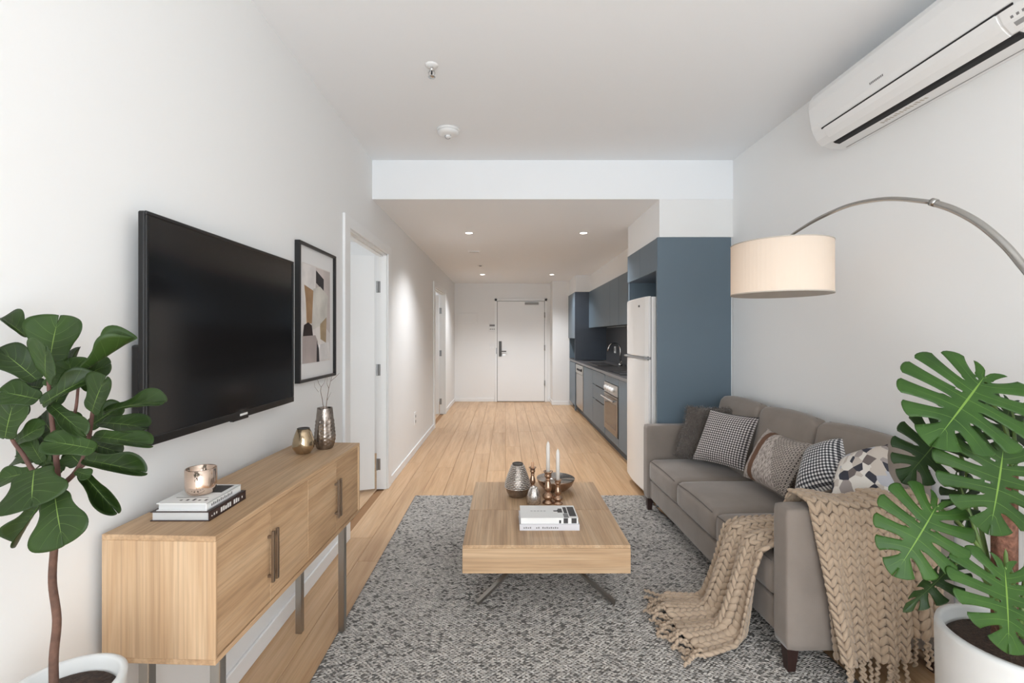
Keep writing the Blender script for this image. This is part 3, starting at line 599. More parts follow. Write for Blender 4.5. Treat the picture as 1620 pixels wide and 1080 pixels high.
kx = (H-SZ1)/(717-VY); cx, cy = (480-VX)*kx, kx*F; z = SZ1
t = thing('glass_vase', 'short smoky gold glass vase with narrow flat rim on the sideboard', 'vase', (cx, cy, z))
lobj('body', [(.022, z), (.030, z+.004), (.043, z+.025), (.0455, z+.038), (.041, z+.065), (.032, z+.092), (.025, z+.107), (.023, z+.107), (.029, z+.09), (.038, z+.06), (.042, z+.038), (.03, z+.012)], (cx, cy, 0), 'smoke', t, 40)
lobj('rim', [(.0252, z+.1065), (.0262, z+.1085), (.0235, z+.1095), (.0225, z+.107)], (cx, cy, 0), 'lever', t, 32)
kx = (H-SZ1)/(709-VY); cx, cy = (514-VX)*kx, kx*F
t = thing('hammered_vase', 'tall hammered pewter glass vase holding bare twigs', 'vase', (cx, cy, z))
hm = lambda r, zz, a: r+(.0022*math.sin(9*a+((zz-z)//.0165 % 2)*math.pi)*math.sin((zz-z)/.0165*math.pi)) if .012 < zz-z < .13 else r
pr = [(.030, z), (.034, z+.003)]+[(.0345+.0105*math.sin(min(1, q/13)*1.57) if q < 13 else .045-(q-13)/31*.012, z+.004+q*.004) for q in range(45)]+[(.0325, z+.183), (.030, z+.181), (.030, z+.15)]
lobj('body', pr, (cx, cy, 0), 'mercury', t, 72, rfun=hm)
t = thing('bare_twigs', 'thin bare branching twigs standing in the hammered vase', 'twigs', (cx, cy, z+.15))
def tw(pts, r=.0016): tobj('twig', [P(px, py, kx+dk) for px, py, dk in pts], [r*(1-.6*i/(len(pts)-1)) for i in range(len(pts))], 'twig', t, 6)
tw([(513, 655, 0), (510, 632, 0), (507, 618, .00002), (508, 612, 0), (504, 606, -.00002), (502, 598, 0)])
tw([(515, 655, 0), (517, 634, 0), (520, 615, .00002), (523, 603, .00004), (531, 596, .00003), (537, 590, 0)]); tw([(508, 612, 0), (513, 605, .00005), (516, 596, .00006)], .0011); tw([(520, 614, 0), (517, 606, -.00003), (518, 592, -.00003)], .0011)
tw([(517, 634, 0), (521, 626, .00002), (524, 620, .00002)], .0010); tw([(523, 603, .00003), (526, 592, .00006), (528, 583, .00006)], .0010); tw([(511, 640, 0), (514, 655, 0)], .0014); tw([(504, 620, 0), (498, 612, -.00003), (497, 604, -.00003)], .0007)

# ------------------------------------------------------------------ rug
rx0, ry0, ry1, RT = -.76, 1.5, 3.946, .012
rx1 = lambda y: 1.185 if y > 3.6 else 1.185+.22*(3.6-y)/2.1
t = thing('area_rug', 'grey and black flecked woven wool rug under the coffee table', 'rug', (.2, 2.7, 0))
bm = bmesh.new(); pts = [(rx0, ry0), (rx1(ry0), ry0), (1.185, 3.6), (1.185, ry1), (rx0, ry1)]
vb = [bm.verts.new((x, y, .0005)) for x, y in pts]; vt = [bm.verts.new((x, y, RT-.005)) for x, y in pts]
bm.faces.new(vb[::-1]); bm.faces.new(vt); [bm.faces.new((vb[i], vb[(i+1) % 5], vt[(i+1) % 5], vt[i])) for i in range(5)]; bm_mk('backing', bm, 'rug_base', t)
def instance_mesh(name, tv, tf, mats, cols, mat, parent, attr=None):
    """many transformed copies of a tiny template as one mesh; mats: (N,3,4)"""
    tv = np.array(tv); N = len(mats); nv = len(tv)
    V = np.einsum('nij,vj->nvi', mats[:, :, :3], tv)+mats[:, None, :, 3]; V = V.reshape(-1, 3)
    tf = np.array(tf); Fc = (tf[None]+(np.arange(N)*nv)[:, None, None]).reshape(-1, tf.shape[1])
    me = bpy.data.meshes.new(name); me.vertices.add(len(V)); me.loops.add(Fc.size); me.polygons.add(len(Fc))
    c = (V.min(0)+V.max(0))/2; me.vertices.foreach_set('co', (V-c).ravel()); me.loops.foreach_set('vertex_index', Fc.ravel().astype(np.int32))
    me.polygons.foreach_set('loop_start', (np.arange(len(Fc))*tf.shape[1]).astype(np.int32)); me.polygons.foreach_set('use_smooth', [True]*len(Fc)); me.update(calc_edges=True)
    if attr:
        at = me.color_attributes.new(attr, 'FLOAT_COLOR', 'POINT'); at.data.foreach_set('color', np.repeat(cols, nv, axis=0).ravel())
    me.materials.append(M[mat]); o = bpy.data.objects.new(name, me); COL.objects.link(o); o.location = c; attach(o, parent); o['kind'] = 'stuff'; return o
bm = bmesh.new(); bmesh.ops.create_icosphere(bm, subdivisions=1, radius=1); ico_v = [tuple(v.co) for v in bm.verts]; ico_f = [[v.index for v in f.verts] for f in bm.faces]; bm.free()
dx, dy = .020, .0088
gx, gy = np.meshgrid(np.arange(rx0+.012, 1.41, dx), np.arange(ry0+.005, ry1-.003, dy)); row = np.round((gy-ry0)/dy).astype(int)
gx = gx+(row % 2)*dx/2+rng.uniform(-.003, .003, gx.shape); gy = gy+rng.uniform(-.0015, .0015, gy.shape)
lim = np.where(gy > 3.6, 1.185, 1.185+.22*(3.6-gy)/2.1); keep = gx < lim-.01; gx, gy, row = gx[keep], gy[keep], row[keep]; N = len(gx)
ang = np.where(row % 2 == 0, .42, -.42)+rng.normal(0, .16, N); ml = np.zeros((N, 3, 4)); ca, sa = np.cos(ang), np.sin(ang)
lx, ly, lz = .0128*rng.uniform(.85, 1.15, N), .0047*rng.uniform(.8, 1.1, N), .0050*rng.uniform(.8, 1.2, N)
ml[:, 0, 0], ml[:, 1, 0] = lx*ca, lx*sa; ml[:, 0, 1], ml[:, 1, 1] = -ly*sa, ly*ca; ml[:, 2, 2] = lz; ml[:, 0, 3], ml[:, 1, 3], ml[:, 2, 3] = gx, gy, RT-.0058+rng.uniform(-.001, .001, N)
pat = .5+.25*np.sin(gx*7+2*np.sin(gy*3))+.25*np.sin(gy*9+gx*2); u = rng.random(N)
lvl = np.where(u < .09+.07*pat, rng.uniform(.09, .18, N), np.where(u < .5, rng.uniform(.30, .40, N), rng.uniform(.40, .54, N)))
cols = np.stack([lvl*1.08, lvl*1.01, lvl*.93, np.ones(N)], 1); instance_mesh('wool_loops', ico_v, ico_f, ml, cols, 'rug', t, 'tuft')

# ------------------------------------------------------------------ coffee table
CX0, CX1, CY0, CY1, CZ0, CZ1 = -.203, .586, 2.198, 3.15, .237, .37
t = thing('coffee_table', 'low chunky oak coffee table with splayed steel legs', 'coffee table', (.19, 2.67, RT)); YS = 2.646
for y0, y1 in ((CY0+.001, YS-.0025), (YS+.0025, CY1-.001)): box('top_board', CX0+.001, CX1-.001, y0, y1, CZ1-.016, CZ1, 'oak_y', t, .0012)
box('front_board', CX0, CX1, CY0, CY0+.02, CZ0, CZ1-.0165, 'oak_x', t, .0012); box('rear_board', CX0, CX1, CY1-.02, CY1, CZ0, CZ1-.0165, 'oak_x', t, .0012)
for a in (CX0, CX1-.02): box('side_board', a, a+.02, CY0+.0205, CY1-.0205, CZ0, CZ1-.0165, 'oak_y', t, .0012)
box('underside', CX0+.021, CX1-.021, CY0+.021, CY1-.021, CZ0+.004, CZ0+.016, 'oak_x', t)
for sx, fx2, tx2 in ((-1, -.142, .15), (1, .545, .24)):
    for fy, ty in ((2.335, 2.47), (3.0, 2.87)):
        a, b = Vector((fx2, fy, RT)), Vector((tx2, ty, CZ0+.004)); d = (b-a).normalized(); s1 = d.cross(Vector((0, 0, 1))).normalized()*.013; s2 = Vector((0, 0, 1))*.011
        v = [a-s1, a+s1, a+s1+s2*1.6, a-s1+s2*1.6, b-s1-s2, b+s1-s2, b+s1, b-s1]
        bm = bmesh.new(); bv = [bm.verts.new(p) for p in v]; [bm.faces.new([bv[i] for i in q]) for q in ((0, 1, 2, 3), (7, 6, 5, 4), (0, 4, 5, 1), (1, 5, 6, 2), (2, 6, 7, 3), (3, 7, 4, 0))]; bm_mk('leg', bm, 'steel', t)
z = CZ1
def on_table(px, py): k_ = (H-z)/(py-VY); return (px-VX)*k_, k_*F, k_
x, y, k_ = on_table(819, 784)
t = thing('ribbed_vase', 'rounded silver vase with beaded ribs on the coffee table', 'vase', (x, y, z))
prof = [(.045, 0), (.055, .004), (.068, .03), (.0755, .06), (.073, .085), (.065, .11), (.054, .14), (.043, .168), (.035, .188), (.031, .196)]
pf = lambda h: float(np.interp(h, [p[1] for p in prof], [p[0] for p in prof]))
lobj('body', [(r, z+h) for r, h in prof]+[(.028, z+.196), (.03, z+.17), (.04, z+.12)], (x, y, 0), 'mercury', t, 48)
bt = []
for i, h in enumerate(np.arange(.058, .188, .0098)):
    r = pf(h)+.0005; v, f = lathe([(r-.002, z+h-.0036), (r+.0045, z+h-.002), (r+.0055, z+h+.0002), (r+.0045, z+h+.002), (r-.002, z+h+.0036)], (x, y, 0), 88, rfun=lambda rr, zz, a, i=i, r0=r: rr-(.0042 if rr > r0 else 0)*(.5+.5*math.sin(22*a+i*math.pi))**2); mk('bead_rib', v, f, 'mercury_rib', t, True)
lobj('neck_rim', [(.0305, z+.194), (.034, z+.197), (.0325, z+.201), (.028, z+.199), (.027, z+.18)], (x, y, 0), 'lever', t, 36)
x, y, k_ = on_table(844.5, 797)
t = thing('bud_vase', 'small ribbed grey glass bud vase in front of the candlesticks', 'vase', (x, y, z))
lobj('body', [(.030, z), (.036, z+.004), (.040, z+.03), (.0375, z+.055), (.030, z+.08), (.022, z+.095), (.018, z+.10), (.016, z+.098), (.02, z+.08)], (x, y, 0), 'mercury_rib', t, 60, rfun=lambda r, zz, a: r*(1+.035*abs(math.sin(7*a))))
def candlestick(px, py, h, r, label, ch, cmat, cr, clabel):
    x, y, k_ = on_table(px, py); t = thing('candlestick', label, 'candlestick', (x, y, z), 'copper candlesticks on the coffee table')
    base = [(0.9, 0), (1.0, .01), (.96, .05), (.62, .09), (.55, .13), (.9, .17), (1.0, .22), (.86, .28), (.45, .33), (.40, .37)]
    stem = [(.44, .38), (.62, .42), (.66, .48), (.6, .56), (.40, .68), (.34, .72), (.46, .74), (.44, .765)]
    cup = [(.36, .77), (.42, .80), (.60, .84), (.62, .88), (.55, .92), (.72, .97), (.85, .99), (.85, 1.0), (.5, 1.0), (.45, .93)]
    for nm, pr in (('foot', base), ('stem', stem), ('cup', cup)): lobj(nm, [(a*r, z+b*h) for a, b in pr], (x, y, 0), 'copper', t, 32)
    zz = z+h*.935; c = thing('taper_candle', clabel, 'candle', (x, y, zz), 'candles on the coffee table')
    lobj('wax', [(cr, zz), (cr*.96, zz+ch*.87), (cr*.7, zz+ch*.95), (cr*.25, zz+ch)], (x, y, 0), cmat, c, 20); lobj('wick', [(.0012, zz+ch-.002), (.001, zz+ch+.008)], (x, y, 0), 'wick', c, 6)
candlestick(867, 795.5, .187, .034, 'taller copper candlestick behind the stacked books', .185, 'candle', .0112, 'tall white taper candle in the taller candlestick')
candlestick(882.5, 796.5, .142, .029, 'shorter copper candlestick to the front of the bowl', .185, 'candle', .0112, 'white taper candle in the shorter candlestick')
candlestick(842.5, 781, .165, .027, 'slim copper candlestick behind the bud vase', .045, 'candle_b', .010, 'short beige candle stub in the slim candlestick')
x, y, k_ = on_table(879, 775)
t = thing('metal_bowl', 'wide shallow pewter and copper bowl behind the candlesticks', 'bowl', (x, y, z))
lobj('outer', [(.05, z), (.075, z+.012), (.105, z+.04), (.119, z+.07), (.1205, z+.078), (.1185, z+.079)], (x, y, 0), 'bronze', t, 56)
lobj('inner', [(.1183, z+.0792), (.116, z+.072), (.10, z+.042), (.07, z+.017), (.01, z+.012)], (x, y, 0), 'pewter', t, 56)
kb = (H-z)/(839-VY); bx0, bx1, by = (822-VX)*kb, (917-VX)*kb, kb*F
def ex3_(pc, sp, fc):
    for q in range(17):
        if q in (4, 5, 8): continue
        pc('letter', (bx0+.02+q*.0105, bx0+.0265+q*.0105, by-.0006, by, z+.010, z+.0165+.002*(q % 2)), 'ink2', sp)
book('lilac_book', 'pale lilac lower book on the coffee table with printed spine', bx0, bx1, by, by+.19, z, z+.031, 'cover2', False, 'books on the coffee table', ex3_)
def ex4_(pc, sp, fc):
    zt = z+.062
    for a, b, c, e in ((.255, .29, .02, .15), (.225, .25, .0, .055), (.20, .225, .07, .11), (.18, .205, .085, .10), (.205, .225, .11, .125), (.232, .25, .06, .145)): pc('cover_print', (bx0+a, bx0+b, by+.006+c, by+.006+e, zt, zt+.0004), 'ink' if a != .225 else 'ink2', fc)
    for a, b in ((.262, .288), (.222, .245), (.20, .21)): pc('spine_print', (bx0+a, bx0+b, by+.0055, by+.006, z+.034, z+.060 if a > .21 else z+.05), 'ink', sp)
    for q in range(5): pc('letter', (bx0+.06+q*.017, bx0+.071+q*.017, by+.095, by+.101, zt, zt+.0004), 'grey', fc)
book('white_cover_book', 'white upper book on the coffee table with black city print', bx0+.006, bx1-.006, by+.006, by+.178, z+.0314, z+.062, 'cover', False, 'books on the coffee table', ex4_)

# ------------------------------------------------------------------ sofa
SR = Matrix.Translation((1.105, 1.838, 0)) @ Matrix.Rotation(math.radians(1.0), 4, 'Z')   # local x: 0 front .. .66 back, y: 0 near .. 1.83 far
t = thing('sofa', 'taupe three-seat sofa with box arms along the wall', 'sofa', (1.44, 2.75, RT))
def soft(name, x0, x1, y0, y1, z0, z1, r, mat='sofa', crown=(0, 0, 0), fn=None, parent=t):
    c = Vector(((x0+x1)/2, (y0+y1)/2, (z0+z1)/2)); bm = rbox((x1-x0, y1-y0, z1-z0), r, crown=crown, fn=fn); bm.transform(SR @ Matrix.Translation(c)); return bm_mk(name, bm, mat, parent, True)
LN, AW, AH, SDp = 1.83, .105, .668, .672
soft('base_frame', .018, SDp, AW-.01, LN-AW+.01, .118, .255, .012)
soft('arm', 0, SDp, 0, AW, .108, AH, .018); soft('arm', 0, SDp, LN-AW, LN, .108, AH, .018)
soft('back_frame', SDp-.045, SDp, AW-.01, LN-AW+.01, .12, .80, .02)
for x in (.035, SDp-.05):
    for y in (.045, LN-.045):
        R = SR @ Matrix.Translation((x, y, 0)); zb = RT if x < .1 else .0
        bm = bmesh.new(); bmesh.ops.create_cone(bm, segments=4, radius1=.021, radius2=.033, depth=.112-zb, cap_ends=True, matrix=R @ Matrix.Translation((0, 0, (.112+zb)/2)) @ Matrix.Rotation(math.pi/4, 4, 'Z')); bm_mk('leg', bm, 'legwood', t)
ys = np.linspace(AW+.003, LN-AW-.003, 4)
for q in range(3):
    s = soft('seat_cushion', .008, .56, ys[q]+.002, ys[q+1]-.002, .258, .418, .035, crown=(.012, 0, .026))
    v = [];
    for zz, dd in ((.404, 0),):
        pts = [SR @ Vector((.0125, yy, zz+.010*(1-((yy-(ys[q]+ys[q+1])/2)/((ys[q+1]-ys[q])/2))**2))) for yy in np.linspace(ys[q]+.03, ys[q+1]-.03, 12)]
        tobj('piping', pts, .0026, 'piping', s, 6)
    lean = lambda p: Vector((p.x+.042*(p.z/.23), p.y, p.z))
    s = soft('back_cushion', .505, .605, ys[q]+.002, ys[q+1]-.002, .43, .895, .04, crown=(.03, 0, .02), fn=lean)
    tobj('piping', [SR @ Vector((.555+.042, yy, .896+.012*(1-((yy-(ys[q]+ys[q+1])/2)/((ys[q+1]-ys[q])/2))**2))) for yy in np.linspace(ys[q]+.045, ys[q+1]-.045, 12)], .0026, 'piping', s, 6)
# throw pillows from four corners each
def pillow(name, label, corners, thick, mat, back=None, n=22, fur=0):
    A, B, C_, D = [P(*c) for c in corners]; nrm = (B-A).cross(D-A).normalized()
    if nrm.dot(Vector((0, 0, H))-(A+C_)/2) < 0: nrm = -nrm
    o = thing(name, label, 'cushion', tuple((C_+D)/2), 'throw cushions on the sofa'); halves = []
    for side in (1, -1):
        v, f, uv = [], [], []
        for i in range(n+1):
            for j in range(n+1):
                a, b = i/n, j/n; x, y = 2*a-1, 2*b-1
                pin = .055; xx = x*(1-pin*(1-y*y)*abs(x)); yy = y*(1-pin*(1-x*x)*abs(y)); a2, b2 = (xx+1)/2, (yy+1)/2
                p = (A*(1-a2)+B*a2)*(1-b2)+(D*(1-a2)+C_*a2)*b2
                hgt = thick/2*((1-x**4)*(1-y**4))**.62*(1-.12*(x*x+y*y))
                hgt += fur*(.5*math.sin(31*a+9*b)*math.sin(27*b-5*a))*(1-x**6)*(1-y**6)
                v.append(p+nrm*side*hgt); uv.append((a, b))
        for i in range(n):
            for j in range(n):
                q = (i*(n+1)+j, (i+1)*(n+1)+j, (i+1)*(n+1)+j+1, i*(n+1)+j+1); f.append(q)
        mk('front_cover' if side > 0 else 'back_cover', v, f, mat if side > 0 else (back or mat), o, True, uv)
    edge = []
    tobj('seam', [A, A.lerp(B, .25)-(A-D)*.02, A.lerp(B, .5)-(A-D)*.0275, A.lerp(B, .75)-(A-D)*.02, B], .0018, mat if not fur else 'fur', o, 6)
    return o
pillow('fur_cushion', 'dark grey faux fur cushion in the corner by the far sofa arm', [(1088, 643, .00468), (1176, 645, .00446), (1166, 738, .00438), (1067, 720, .00462)], .13, 'fur', fur=.006)
fc_ = bpy.data.objects['fur_cushion']; me_ = [c for c in fc_.children if c.name.startswith('front_cover')][0]; hv = []
pv = np.array([tuple(v.co) for v in me_.data.vertices])+np.array(me_.location); pn = np.array([tuple(v.normal) for v in me_.data.vertices]); pn *= np.where((pn @ np.array([-.5, -.8, .3])) < 0, -1, 1)[:, None]
for q in range(7000):
    i = random.randrange(len(pv)); pp_ = Vector(pv[i])+Vector([random.uniform(-.012, .012) for _ in range(3)]); nn = (Vector(pn[i])*.6+Vector([random.uniform(-1, 1), random.uniform(-1, 1), random.uniform(-1.3, .5)])*.55).normalized(); bb = nn.orthogonal().normalized(); cc = nn.cross(bb); L_ = random.uniform(.010, .02)
    hv.append([[nn.x*L_, bb.x*.0016, cc.x*.0016, pp_.x], [nn.y*L_, bb.y*.0016, cc.y*.0016, pp_.y], [nn.z*L_, bb.z*.0016, cc.z*.0016, pp_.z]])
instance_mesh('fur_pile', [(-.2, 1, 0), (-.2, -.5, .87), (-.2, -.5, -.87), (1, 0, 0)], [(0, 1, 3), (1, 2, 3), (2, 0, 3)], np.array(hv), None, 'fur', fc_)
pillow('houndstooth_cushion', 'black and white houndstooth cushion leaning on the fur cushion', [(1124, 647, .00436), (1201, 661, .00402), (1176, 745, .0040), (1095, 725, .00436)], .15, 'hound')
pillow('woven_cushion', 'woven beige cushion with brown leather band and black fretwork', [(1214, 678, .00385), (1289, 704, .00332), (1240, 786, .00338), (1175, 753, .00386)], .15, 'woven')
pillow('gingham_cushion', 'black and white gingham cushion between the woven and geometric cushions', [(1284, 708, .00330), (1334, 692, .00306), (1350, 768, .00284), (1256, 790, .00312)], .14, 'gingham', 'gingham_b')
pillow('geometric_cushion', 'pale geometric facet print cushion nearest the knitted throw', [(1340, 726, .00298), (1404, 703, .00272), (1434, 800, .00260), (1312, 800, .00278)], .14, 'facet')

# ------------------------------------------------------------------ chunky knitted throw
bm = bmesh.new(); bmesh.ops.create_uvsphere(bm, u_segments=7, v_segments=6, radius=1); lob_v = np.array([tuple(v.co) for v in bm.verts]); bmesh.ops.triangulate(bm, faces=bm.faces[:]); lob_f = [[v.index for v in f.verts] for f in bm.faces]; bm.free()
lob_v = lob_v[:, [2, 0, 1]]; lob_v[:, 1] += .35*np.where(True, (1-lob_v[:, 0]**2), 0)*0   # long axis = x
class Knit:
    def __init__(s): s.m = []
    def lobe(s, c, d, n, L, W, D):
        d = d.normalized(); n = (n-d*n.dot(d)).normalized(); b = n.cross(d)
        s.m.append([[d.x*L, b.x*W, n.x*D, c.x], [d.y*L, b.y*W, n.y*D, c.y], [d.z*L, b.z*W, n.z*D, c.z]])
def path_pt(path, s):
    """polyline by arclength fraction 0..1"""
    d = [0]
    for a, b in zip(path[:-1], path[1:]): d.append(d[-1]+(Vector(b)-Vector(a)).length)
    x = s*d[-1]
    for i in range(len(path)-1):
        if x <= d[i+1] or i == len(path)-2:
            q = (x-d[i])/max(1e-9, d[i+1]-d[i]); return Vector(path[i]).lerp(Vector(path[i+1]), q)
def knit_panel(S, cols, rows, parent, name, flip=1):
    K = Knit(); e = 1e-3
    for c in range(cols):
        for r in range(rows):
            for sd in (-1, 1):
                u, v = (c+.5+sd*.23)/cols, (r+.5)/rows
                p = S(u, v); tu = (S(min(1, u+e), v)-S(max(0, u-e), v)).normalized(); tvv = (S(u, min(1, v+e))-S(u, max(0, v-e))).normalized(); n = tu.cross(tvv).normalized()*flip
                rh = (S(u, min(1, v+.5/rows))-S(u, max(0, v-.5/rows))).length; cw = (S(min(1, u+.5/cols), v)-S(max(0, u-.5/cols), v)).length
                j = random.uniform(.93, 1.07)
                K.lobe(p+n*.007, tvv-tu*sd*.55, n, rh*.80*j, max(cw*.30, .0075)*j, max(.010, cw*.24))
    o = instance_mesh(name, lob_v, lob_f, np.array(K.m), None, 'knit', parent)
    # backing cloth
    nu, nv = cols*2, rows; v = [S(i/nu, j/nv) for i in range(nu+1) for j in range(nv+1)]; f = [(i*(nv+1)+j, (i+1)*(nv+1)+j, (i+1)*(nv+1)+j+1, i*(nv+1)+j+1) for i in range(nu) for j in range(nv)]
    mk('backing_knit', v, f, 'knit', parent, True)
def fringe(starts, parent, path, r=.0075):
    """twisted tassels: path(i, s) gives the point along tassel i"""
    for i in range(starts):
        K = Knit(); L = sum((path(i, (q+1)/12)-path(i, q/12)).length for q in range(12)); n = max(5, int(L/.011))
        for q in range(n):
            a = path(i, q/n); b = path(i, (q+1)/n); d = (b-a); s1 = d.cross(Vector((.3, .9, .2))).normalized()
            K.lobe((a+b)/2, d+s1*d.length*.9*(1 if q % 2 else -1), d.cross(s1), d.length*1.1, r*.72, r)
        o = instance_mesh('tassel', lob_v, lob_f, np.array(K.m), None, 'knit', parent); del o['kind']
th = thing('knitted_throw', 'chunky beige braided knit throw draped over the near sofa arm', 'throw blanket', (1.3, 1.9, 0))
W = lambda x, y, z_: SR @ Vector((x, y, z_))
def outer(u, v, x0t=.075, x0b=.165, x1t=.46, x1b=.425, zb=.115, off=.018, ph=0., inner=True):
    pts = [(0, .20, .45), (0, .165, .50), (0, AW+.03, .64), (0, AW+.01, AH+.022), (0, AW*.5, AH+.026), (0, -.006, AH+.018), (0, -off, AH-.03), (0, -off-.01, .45), (0, -off-.022, zb)]
    if not inner: pts = pts[3:]
    p = path_pt(pts, v); f = min(1, max(0, (AH-p.z)/(AH-zb))) if p.y < .05 else 0
    x = (x0t+(x0b-x0t)*f)*(1-u)+(x1t+(x1b-x1t)*f)*u
    fold = .013*math.sin(u*9+ph+f*1.2)*(.25+f)+.012*math.sin(u*21+ph)*f
    lift = .012*math.sin(u*7+1)*(1-f) if p.z > .6 else 0
    return W(x, p.y-(fold+.012*f if f > 0 else 0), p.z+lift*(1 if f == 0 else .3))
knit_panel(lambda u, v: outer(u, v), 9, 30, th, 'knit_panel', -1)
under = lambda u, v: outer(u, v, .36, .36, .585, .60, .20, .006, 2., False)
knit_panel(under, 5, 17, th, 'knit_panel', -1)
side = lambda u, v: outer(u, .45+.55*v, .10, .155, .20, .24, .10, .004, 1., False)
knit_panel(side, 2, 13, th, 'knit_panel', -1)
def f1(i, s): a = outer((i+.5)/13, 1.0); return a+Vector((.006*math.sin(i*3.1+s*3), -.008*math.sin(s*2+i), -.098*s*(1-.06*(i % 3))))
fringe(13, th, f1)
def f2(i, s): a = under((i+.5)/8, 1.0); return a+Vector((.006*math.sin(i*2.3+s*3)+.012*s, -.006*math.sin(s*2+i), -.125*s*(1-.08*(i % 3))))
fringe(8, th, f2)
# front fall: over the seat edge, down the front, out onto the rug
def front(u, v):
    y = .135+.40*u                                    # along the sofa front, near arm -> far
    pts = [(.36, 0, .452), (.20, 0, .462), (.03, 0, .455), (-.022, 0, .43), (-.034, 0, .34), (-.05, 0, .14), (-.06, 0, .065), (-.10, 0, .034), (-.19, 0, .028), (-.275, 0, .026)]
    p = path_pt(pts, v); dn = max(0, min(1, (.45-p.z)/.40)); fl = max(0, min(1, (-p.x-.06)/.2))
    rid = .5+.5*math.cos(u*2*math.pi*2.6+.6+.8*dn)
    narrow = .80+.20*dn; yy = .118+.035*dn*(1-u)+.42*u*narrow-.05*fl*(1-u)+.05*fl*(u-.4)
    x = p.x-.08*rid*dn*(1-fl*.8)-(.05*math.sin(u*3.1)*fl); zz = p.z+.022*rid*(1-dn)+.018*rid*fl
    return W(x, yy, zz)
knit_panel(front, 9, 30, th, 'knit_panel', 1)
def f3(i, s):
    a = front((i+.5)/30, 1.0); g = (i % 3-1)
    return Vector((a.x-.10*s*(1-.1*(i % 4)), a.y+.022*g*s+.012*math.sin(i+5*s), max(.022, a.z-.012*s+.010*math.sin(s*3+i)+.006*(i % 2))))
fringe(30, th, f3, .0085)

# ------------------------------------------------------------------ arc lamp
LA, LB = Vector((1.35, 2.30, 0)), Vector((1.60, 1.02, 0))
def lampp(px, py):
    r_ = (px-VX)/F; D = LB-LA; tt = (r_*LA.y-LA.x)/(D.x-r_*D.y); q = LA+D*tt; return Vector((q.x, q.y, H-(py-VY)*q.y/F))
t = thing('arc_floor_lamp', 'brushed nickel arc floor lamp with white drum shade over the sofa', 'floor lamp', tuple(LB))
up = spline([lampp(*q) for q in ((1238, 381), (1270, 360), (1300, 343), (1340, 326), (1380, 317), (1420, 314.5), (1476, 320))], 6)
lo_ = [lampp(*q) for q in ((1474, 319.7), (1510, 332), (1550, 354), (1590, 388), (1620, 423))]
lo_ += [Vector((1.528, 1.28, 1.40)), Vector((1.566, 1.13, 1.15)), Vector((1.585, 1.06, .8)), Vector((1.60, 1.02, .35)), Vector((1.60, 1.02, .03))]
tobj('upper_arc', up, [.0055+.0025*min(1, i/12) for i in range(len(up))], 'nickel', t, 12); lo_ = spline(lo_, 6); tobj('lower_arc', lo_, .0115, 'nickel', t, 14)
jp = lampp(1476, 320); jd = (lampp(1490, 324)-jp).normalized(); tobj('collar', [jp-jd*.006, jp+jd*.012], .0135, 'nickel', t, 14)
lobj('base', [(.15, .0), (.152, .006), (.15, .028), (.02, .034)], (1.60, 1.02, 0), 'nickel', t, 48)
sk = 2.29/F; sx, sy, SRad = (1234.5-VX)*sk, 2.29, .219; st, sbm = H-(386-VY)*sk, H-(466-VY)*sk
lobj('drum_shade', [(SRad, sbm), (SRad, st), (SRad-.003, st), (SRad-.003, sbm), (SRad, sbm)], (sx, sy, 0), 'shade', t, 72, smooth=False)
for zz in (sbm, st-.003): lobj('rim', [(SRad-.003, zz-.001), (SRad+.0018, zz-.001), (SRad+.0018, zz+.004), (SRad-.003, zz+.004)], (sx, sy, 0), 'shade_trim', t, 72)
lobj('diffuser', [(.001, sbm+.004), (SRad-.004, sbm+.004), (SRad-.004, sbm+.006), (.001, sbm+.006)], (sx, sy, 0), 'diffuser', t, 64)
for q in range(3): a = q*2.094; tobj('spider_arm', [(sx, sy, st-.01), (sx+(SRad-.003)*math.cos(a), sy+(SRad-.003)*math.sin(a), st-.004)], .003, 'nickel', t, 6)
tobj('socket_stem', [lampp(1238, 381), (sx, sy, st-.004), (sx, sy, st-.08)], .006, 'nickel', t, 8)
l = bpy.data.lights.new('lamp_bulb', 'POINT'); l.energy = LAMP_W; l.color = (1, .92, .84); l.shadow_soft_size = .04; lo2 = bpy.data.objects.new('lamp_bulb', l); COL.objects.link(lo2); lo2.location = (sx, sy, (st+sbm)/2+.02); attach(lo2, t)

# ------------------------------------------------------------------ plants
def half_outline(pts, a):
    d = [0]
    for p, q in zip(pts[:-1], pts[1:]): d.append(d[-1]+math.hypot(q[0]-p[0], q[1]-p[1]))
    x = a*d[-1]; i = max(j for j in range(len(pts)-1) if d[j] <= x+1e-9); q = (x-d[i])/max(1e-9, d[i+1]-d[i])
    return pts[i][0]+(pts[i+1][0]-pts[i][0])*q, pts[i][1]+(pts[i+1][1]-pts[i][1])*q
def smooth_out(pts): return [(p.x, p.y) for p in spline([(x, y, 0) for x, y in pts], 6)]
FIG = smooth_out([(.02, 0), (.2, .03), (.29, .14), (.30, .28), (.36, .44), (.46, .60), (.50, .76), (.44, .90), (.26, .98), (.08, 1.0), (0, .99)])
MON = smooth_out([(.0, .0), (.04, -.10), (.18, -.17), (.36, -.12), (.50, .03), (.56, .22), (.54, .44), (.46, .64), (.32, .82), (.15, .95), (0, 1.03)])
